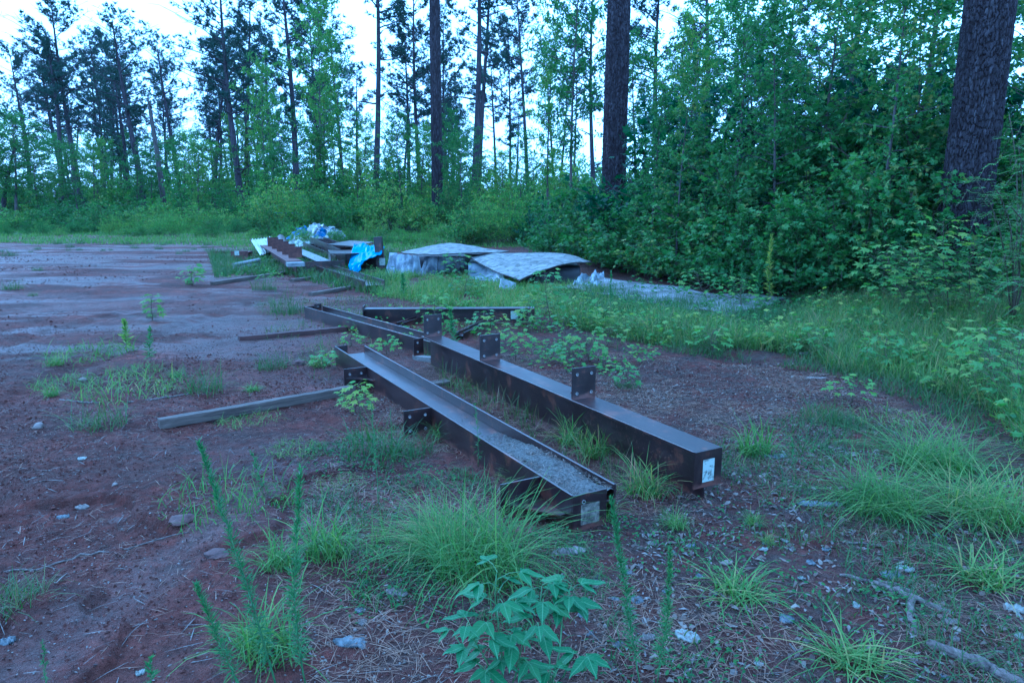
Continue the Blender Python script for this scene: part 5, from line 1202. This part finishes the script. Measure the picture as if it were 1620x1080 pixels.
# ------------------------------------------------------------------ upright weeds and leafy plants
def ribbon_leaves(P, A, Nn, L_, W_, m, name):
    T_ = (np.array([(0, 0, 0), (-.5, .35, .0), (.5, .35, .0), (-.4, .7, -.06), (.4, .7, -.06), (0, 1, -.18)]), [np.array([[1, 2, 4, 3]]), np.array([[0, 2, 1], [3, 4, 5]])])
    V, Fs = T_; n = len(P); R = frames(A, Nn); W = np.einsum('kj,njm->nkm', V*1.0, R*np.stack([W_, L_, L_], 1)[:, :, None])+P[:, None, :]
    off = (np.arange(n)*6)[:, None, None]
    return np_mesh(name, W.reshape(-1, 3), [(f[None]+off).reshape(-1, f.shape[1]) for f in Fs], M[m])
def feathery(u0, v0, u1, v1, label, n=150, ll=.050, lw=.0034, m='weed', bare=.1, dens=1., Y=None, arc=0):
    b = G(u0, v0); Y = b.y if Y is None else Y; tip = T(u1, v1, Y)
    t = thing('feathery_weed', label, 'weed', b, 0, 'tall feathery weeds')
    d = tip-b; Lh = d.length; mb = MB(); K = 12
    wv = random.uniform(-.03, .03)*Lh; wv2 = random.uniform(-.03, .03)*Lh
    pts = [d*(k/K)+Vector((random.gauss(0, .002), random.gauss(0, .002), 0))+Vector(((arc+wv)*math.sin(k/K*PI*1.15+.1), wv2*math.sin(k/K*PI*1.6), 0)) for k in range(K+1)]
    mb.tube(pts, [.0045*(1-k/K*.75)*max(.5, Lh) for k in range(K+1)], 6); obj('stem', mb.mesh('weed_stem', M['stemgreen'], True), t)
    n = int(n*2.8); f = RNG.uniform(bare, 1, n)**.85; P = np.array([list(pts[min(int(q*K), K-1)].lerp(pts[min(int(q*K), K-1)+1], q*K-min(int(q*K), K-1))) for q in f])
    a = np.arange(n)*2.4; up = -.15+1.9*f; A_ = np.stack([np.cos(a)+RNG.normal(0, .25, n), np.sin(a)+RNG.normal(0, .25, n), up+RNG.normal(0, .35, n)], 1)
    obj('leaves', ribbon_leaves(P, A_, np.stack([RNG.normal(0, .3, n), RNG.normal(0, .3, n), np.ones(n)*.3], 1)+.01, ll*(1.2-.75*f)*RNG.uniform(.4, 1.3, n), np.full(n, lw), m, 'weed_leaves'), t, kind='stuff')
    return t
feathery(440, 1095, 314, 702, 'tallest leaning feathery weed, its tip above the broad grass patch', 260, arc=.015)
feathery(487, 1090, 468, 744, 'tall straight feathery weed crossing the dense green tuft', 250)
feathery(385, 1095, 309, 925, 'short feathery weed leaning left at the bottom edge', 150)
feathery(1012, 1085, 966, 785, 'tall feathery weed right of the elder plant, left one of the pair', 260, .04)
feathery(1040, 1082, 1062, 868, 'shorter feathery weed right of the elder plant, right one of the pair', 220, .04)
feathery(418, 790, 398, 715, 'small feathery weed on the clay left of the dull tuft', 40, .05, .004)
feathery(75, 1100, 68, 1010, 'thin feathery stalk in the lower left corner', 30, .02)
feathery(240, 1090, 238, 1040, 'small leafy sprout at the bottom edge on the smooth clay', 24, .035, .005)
feathery(238, 572, 236, 518, 'thin pale weed stalk on the clay', 50, .07, .01)
feathery(200, 556, 196, 508, 'yellowish weed stalk left of the thin pale one', 50, .09, .014, 'leaf_yellow')
feathery(1222, 486, 1218, 372, 'tall yellow-green spike weed before the dark thicket', 110, .10, .014, 'leaf_yellow')
feathery(1200, 484, 1200, 398, 'shorter spike weed left of the tall yellow-green one', 80, .09, .014)
feathery(1160, 480, 1158, 412, 'spike weed at the right end of the flat board', 60, .09, .014)
feathery(1178, 484, 1172, 420, 'thin spike weed between its two neighbours at the board end', 50, .09, .012)
feathery(1455, 505, 1453, 440, 'spike weed in the tall grass before the huge corner trunk', 50, .08, .012)
feathery(962, 520, 968, 430, 'slender bare-stemmed weed rising in front of the flat board', 40, .06, .012, bare=.4)
feathery(757, 740, 752, 640, 'thin grass-like stalk beside the near trough', 20, .05, .005)
feathery(600, 800, 588, 640, 'thin stalk left of the middle bracket', 40, .03, .004, 'weed', .3)
feathery(720, 560, 712, 490, 'weed stalk behind the first upright plate', 60, .08, .014)
feathery(1255, 740, 1252, 690, 'small dead-looking weed on the litter', 20, .03, .004)
feathery(640, 470, 637, 435, 'tall weed before the plastic sheeting', 50, .10, .02)
feathery(1600, 380, 1607, 250, 'fern-leaved stem right of the huge corner trunk', 90, .16, .02, Y=8.2) if 0 else None

def veinmat():
    m = leafmat('veined_elder_leaf', [(0, (.034, .078, .028)), (.6, (.062, .128, .042)), (1, (.11, .185, .05))], trans=.35, rough=.45)
    N = m.node_tree.nodes; L = m.node_tree.links; b = N['Principled BSDF']; src = b.inputs['Base Color'].links[0].from_socket
    tcx = N.new('ShaderNodeTexCoord'); sp = N.new('ShaderNodeSeparateXYZ'); L.new(tcx.outputs['Object'], sp.inputs[0])
    def mth(op, a, bb=None, c=None):
        q = N.new('ShaderNodeMath'); q.operation = op
        for i, z in enumerate((a, bb, c)):
            if z is None: continue
            if isinstance(z, (int, float)): q.inputs[i].default_value = z
            else: L.new(z, q.inputs[i])
        return q.outputs[0]
    ax = mth('ABSOLUTE', sp.outputs['X']); rib = mth('LESS_THAN', ax, .016)
    w_ = mth('FRACT', mth('MULTIPLY', mth('SUBTRACT', sp.outputs['Y'], mth('MULTIPLY', ax, .8)), 8.5)); vn_ = mth('LESS_THAN', w_, .13)
    f = mth('MAXIMUM', rib, mth('MULTIPLY', vn_, .5))
    q = N.new('ShaderNodeMixRGB'); q.inputs['Color2'].default_value = (.17, .27, .12, 1); L.new(mth('MULTIPLY', f, .7), q.inputs['Fac']); L.new(src, q.inputs['Color1'])
    nn = noise(N, L, 3.5, 4, .6); r_ = ramp(N, [(.60, (0, 0, 0)), (.70, (.7,)*3)]); L.new(nn.outputs['Fac'], r_.inputs['Fac'])
    q2 = N.new('ShaderNodeMixRGB'); q2.inputs['Color2'].default_value = (.14, .17, .05, 1); L.new(r_.outputs[0], q2.inputs['Fac']); L.new(q.outputs[0], q2.inputs['Color1'])
    L.new(q2.outputs[0], b.inputs['Base Color']); return m
M['veined'] = veinmat()
def ovate_leaf_mesh(name, m, wd=.42, seed=0):
    K = 8; V = [(0, 0, 0)]; Fc = []
    for k in range(1, K):
        f = k/K; w_ = wd*.5*math.sin(PI*f**.75)**.9*(1-.25*f); z = -.22*f*f+.03*math.sin(f*9)
        V += [(-w_, f, z+.18*w_), (0, f, z), (w_, f, z+.18*w_)]
    V.append((0, 1, -.25)); n = len(V)-1
    Fc += [(0, 2, 1), (0, 3, 2)]
    for k in range(K-2):
        a_ = 1+3*k; Fc += [(a_, a_+1, a_+4, a_+3), (a_+1, a_+2, a_+5, a_+4)]
    a_ = 1+3*(K-2); Fc += [(a_, a_+1, n), (a_+1, a_+2, n)]
    me = bpy.data.meshes.new(name); me.from_pydata(V, [], Fc); me.materials.append(M[m]); me.polygons.foreach_set('use_smooth', [True]*len(me.polygons)); return me
ELD = [ovate_leaf_mesh('leaf', 'veined', w_) for w_ in (.58, .50, .44)]
def star_mesh(m):
    V, Fs = STAR; V = V.copy(); me = np_mesh('leaf', V, Fs, M[m]); return me
STM = {k: star_mesh(k) for k in ('plant', 'leaf_bright', 'leaf_yellow', 'leaf')}
def place_leaf(parent, me, p, d, up, s):
    d = Vector(d).normalized(); x = d.cross(Vector(up)).normalized(); z = x.cross(d)
    o = obj('leaf', me, parent); o.matrix_local = Matrix.Translation(p) @ Matrix((x, d, z)).transposed().to_4x4() @ Matrix.Diagonal((s, s, s, 1)); return o
def elder(u, v, stems, label, group=None):
    """stems: list of (tip u, tip v, depth offset, [(frac, azimuth, petiole, leaf size, leaflets)])"""
    b = G(u, v); t = thing('elder_plant', label, 'plant', b, 0)
    for (tu, tv, dy, lv) in stems:
        tip = T(tu, tv, b.y+dy)-b; K = 6; pts = [tip*(k/K)+Vector((.01*math.sin(k), .01*math.cos(k*1.7), .02*math.sin(k/K*PI))) for k in range(K+1)]
        mb = MB(); mb.tube(pts, [.004*(1-.6*k/K) for k in range(K+1)], 6); st = obj('stem', mb.mesh('plant_stem', M['stemgreen'], True), t)
        for (f, az, pet, ls, nl) in lv:
            p = tip*f; dd = Vector((math.cos(az), math.sin(az), .35)).normalized(); e = p+dd*pet
            pb = MB(); pb.tube([p, p.lerp(e, .5)+Vector((0, 0, .008)), e], [.002, .0016, .0013], 4); obj('petiole', pb.mesh('petiole', M['stemgreen']), t)
            for k in range(nl):
                w_ = (k-(nl-1)/2); a2 = az+w_*(.75 if nl > 3 else 1.0)
                place_leaf(t, random.choice(ELD), e-dd*.0, (math.cos(a2), math.sin(a2), -.05-.12*abs(w_)+random.uniform(-.1, .15)), (random.gauss(0, .18), random.gauss(0, .18), 1), ls*(1-.14*abs(w_))*random.uniform(.6, 1.1))
    return t
def lv(n, f0, f1, pet, ls, nl, a0=0):
    return [(f0+(f1-f0)*k/max(1, n-1), a0+k*2.4+random.uniform(-.3, .3), pet*random.uniform(.8, 1.2), ls*random.uniform(.85, 1.1), nl) for k in range(n)]
elder(792, 1120, [(787, 905, .05, lv(15, .30, 1.0, .065, .088, 3)), (742, 985, -.05, lv(7, .4, 1.0, .05, .10, 3, 2.6)), (850, 985, -.02, lv(8, .4, 1.0, .05, .10, 3, .4)), (720, 1000, .1, lv(1, 1, 1, .02, .085, 3, 3.0))], 'large leafy plant with three-part leaves at the bottom centre')
elder(868, 1095, [(858, 925, .25, lv(6, .75, 1.0, .04, .11, 3)), (905, 925, .28, lv(7, .72, 1.0, .04, .105, 3, 1.)), (925, 1035, .0, lv(3, .8, 1.0, .03, .10, 3, 0)), (880, 1065, -.1, lv(3, .6, 1.0, .03, .10, 3, 5))], 'leafy plant with broad leaf tufts right behind the bottom centre one')
def seedling(u, v, tu, tv, n, ls, m, label, group='sweetgum seedlings', spread=.12, dy=0., bare=.15):
    n = int(n*1.9); spread *= .8
    b = G(u, v); tip = T(tu, tv, b.y+dy)-b; t = thing('sweetgum_seedling', label, 'seedling', b, 0, group); K = 6
    pts = [tip*(k/K)+Vector((.012*math.sin(k*1.3), .012*math.cos(k*1.7), 0)) for k in range(K+1)]
    mb = MB(); mb.tube(pts, [max(.002, .004*(1-.6*k/K)*(b.y/6)) for k in range(K+1)], 5)
    for k in range(n):
        f = bare+(1-bare)*(k+.5)/n; p = tip*f; a = k*2.4+random.uniform(-.4, .4); ln = spread*(1.1-.5*f)*random.uniform(.6, 1.2)
        e = p+Vector((math.cos(a)*ln, math.sin(a)*ln, ln*.35)); mb.tube([p, e], [.0018, .001], 3, False)
        mm = m if random.random() < .75 else 'leaf_bright'
        place_leaf(t, STM[mm], e, (math.cos(a), math.sin(a), random.uniform(-.5, .1)), (random.gauss(0, .3), random.gauss(0, .3)-.25, 1), ls*random.uniform(.5, 1.0))
    obj('stem', mb.mesh('seedling_stem', M['stemred'], True), t); return t
seedling(240, 508, 240, 466, 16, .14, 'leaf_bright', 'narrow bushy seedling in the middle of the silt streaks', spread=.13)
seedling(303, 452, 303, 422, 16, .19, 'leaf_bright', 'narrow bushy seedling on the far clay left of the pipes', spread=.2)
seedling(568, 668, 566, 606, 20, .085, 'leaf_yellow', 'yellow-green seedling standing at the outer bracket of the near trough column', spread=.11)
seedling(562, 655, 548, 625, 10, .075, 'leaf_bright', 'low seedling left behind the yellow-green one', spread=.11)
seedling(640, 548, 640, 528, 9, .09, 'leaf_bright', 'small seedling between the two trough columns', spread=.12)
seedling(545, 560, 548, 538, 12, .10, 'leaf_bright', 'seedling left of the far end of the near trough column', spread=.14) if 0 else None
seedling(610, 560, 612, 535, 12, .10, 'leaf_bright', 'seedling clump below the slim trough column', spread=.14)
seedling(555, 548, 556, 528, 10, .09, 'leaf_bright', 'seedling at the left below the slim trough column', spread=.12)
seedling(512, 585, 510, 560, 9, .10, 'plant', 'flat broad-leaved seedling beside the dark clod', spread=.14)
seedling(690, 525, 687, 468, 26, .11, 'leaf_bright', 'tall bright seedling behind the first upright plate', spread=.22)
seedling(815, 570, 812, 525, 26, .10, 'leaf_bright', 'bushy seedling right of the second upright plate', spread=.22)
seedling(790, 545, 782, 500, 16, .10, 'leaf_yellow', 'yellow-tipped seedling behind the second upright plate', spread=.18)
seedling(760, 540, 765, 492, 12, .10, 'plant', 'thin seedling left of the yellow-tipped one', spread=.16)
seedling(835, 525, 838, 490, 14, .11, 'plant', 'seedling growing at the tagged end of the crosswise beam', spread=.18)
seedling(930, 572, 928, 535, 24, .10, 'leaf_bright', 'wide seedling clump in front of the nearest upright plate, on the far side', spread=.28)
seedling(905, 575, 900, 548, 18, .10, 'plant', 'low seedling clump left of the nearest upright plate', spread=.24)
seedling(960, 548, 965, 518, 16, .10, 'leaf_bright', 'seedling between the wide clump and the tall grass', spread=.22)
seedling(992, 614, 994, 580, 10, .085, 'plant', 'single small seedling on the litter right of the nearest plate', spread=.09)
seedling(1125, 560, 1128, 520, 18, .12, 'leaf_bright', 'dark-leaved seedling at the edge of the tall grass', spread=.24)
seedling(870, 520, 862, 432, 34, .13, 'plant', 'tall drooping sapling before the drooping corner of the large board', spread=.30, bare=.3)
seedling(842, 515, 838, 470, 18, .13, 'leaf_yellow', 'yellowish sapling left of the tall drooping one', spread=.25)
seedling(720, 455, 722, 405, 30, .14, 'leaf', 'bushy sapling between the two curled boards', spread=.36)
seedling(735, 470, 738, 440, 18, .14, 'leaf', 'low bush below the bushy sapling of the boards', spread=.34)
seedling(900, 545, 890, 500, 14, .10, 'plant', 'seedling in front of the tall drooping sapling', spread=.2)
seedling(1345, 640, 1350, 600, 14, .10, 'leaf_bright', 'seedling at the front edge of the tall grass', spread=.2)
seedling(1405, 590, 1400, 530, 18, .12, 'plant', 'pale seedling inside the tall grass', spread=.25)
seedling(1290, 565, 1292, 520, 14, .12, 'plant', 'seedling inside the tall grass, left of the pale one', spread=.25)
seedling(1580, 640, 1560, 520, 34, .12, 'leaf_bright', 'large seedling in the grass at the right edge', spread=.3)
seedling(1610, 660, 1615, 520, 26, .12, 'plant', 'broad-leaved seedling cut by the right edge', spread=.3)
seedling(1480, 505, 1440, 395, 46, .15, 'leaf_bright', 'bright young sweetgum in front of the huge corner trunk', spread=.6, dy=-.3)
seedling(1500, 505, 1490, 350, 34, .15, 'leaf_yellow', 'thin yellowish sweetgum shoot against the huge corner trunk', spread=.5, dy=-.4)
seedling(1440, 500, 1400, 400, 40, .15, 'leaf_bright', 'low bright sweetgum left of the huge corner trunk', spread=.6)
seedling(1530, 505, 1540, 380, 34, .15, 'plant', 'young sweetgum right at the foot of the huge corner trunk', spread=.5, dy=-.5)
seedling(1120, 480, 1100, 430, 24, .13, 'plant', 'low sweetgum sprout at the back edge of the flat board', spread=.4)
seedling(1170, 490, 1175, 440, 22, .13, 'leaf_bright', 'low sweetgum sprout at the right end of the flat board', spread=.35)
# fern-leaved shrub at the right edge (pinnate leaves)
def pinnate(u, v, tips, label):
    b = G(u, v); t = thing('mimosa_shrub', label, 'shrub', b, 0)
    Ps = []; As = []; Ns = []
    mb = MB()
    for (tu, tv, dy) in tips:
        tip = T(tu, tv, b.y+dy)-b; K = 8; pts = [tip*(k/K)+Vector((.05*math.sin(k/K*3), 0, .25*math.sin(k/K*PI))) for k in range(K+1)]
        mb.tube(pts, [.012*(1-.7*k/K) for k in range(K+1)], 5)
        for k in range(14):
            f = .3+.7*k/14; i = min(int(f*K), K-1); p = pts[i].lerp(pts[i+1], f*K-i); a = k*2.4; d = Vector((math.cos(a), math.sin(a), random.uniform(-.2, .9))).normalized(); Lf = random.uniform(.25, .42)
            q = [p+d*Lf*j/6+Vector((0, 0, -.14*random.choice((1, 1.6, 2.2))*(j/6)**2)) for j in range(7)]; mb.tube(q, [.003]*7, 3, False)
            sd = d.cross(Vector((0, 0, 1))).normalized()
            for j in range(16):
                g = .12+.88*j/16; ii = min(int(g*6), 5); pp = q[ii].lerp(q[ii+1], g*6-ii)
                for sg in (-1, 1): Ps.append(np.array(pp)); As.append(np.array(sd*sg+d*.35)); Ns.append(np.array([random.gauss(0, .15), random.gauss(0, .15), 1]))
    n = len(Ps); obj('stems', mb.mesh('shrub_stems', M['stemred'], True), t)
    obj('leaflets', ribbon_leaves(np.array(Ps), np.array(As), np.array(Ns), np.full(n, .065), np.full(n, .014), 'plant', 'leaflets'), t, kind='stuff')
pinnate(1600, 520, [(1535, 275, -.9), (1575, 300, -1.), (1610, 230, -.6), (1640, 330, -.4), (1595, 180, -.2), (1600, 400, -1.)], 'feather-leaved shrub with arching stems right of the huge corner trunk')
pinnate(1650, 540, [(1600, 330, -.9), (1630, 200, -.5), (1660, 120, 0), (1590, 450, -1.)], 'second feather-leaved shrub half outside the right edge')


# ------------------------------------------------------------------ thin haze volume, added to lift far darks like a lens veil
hm = bpy.data.materials.new('thin_added_veil'); hm.use_nodes = True; N = hm.node_tree.nodes; N.clear()
ho = N.new('ShaderNodeOutputMaterial'); hv = N.new('ShaderNodeVolumePrincipled'); hv.inputs['Color'].default_value = (.82, .90, 1, 1); hv.inputs['Density'].default_value = .00009
hm.node_tree.links.new(hv.outputs[0], ho.inputs['Volume'])
hb = MB().box(-2400, 2400, -60, 480, -1.6, 36).mesh('haze', hm); o = obj('haze', hb); tag(o, 'thin bluish haze added over the scene as a lens veil on the far pines', None, kind='stuff')
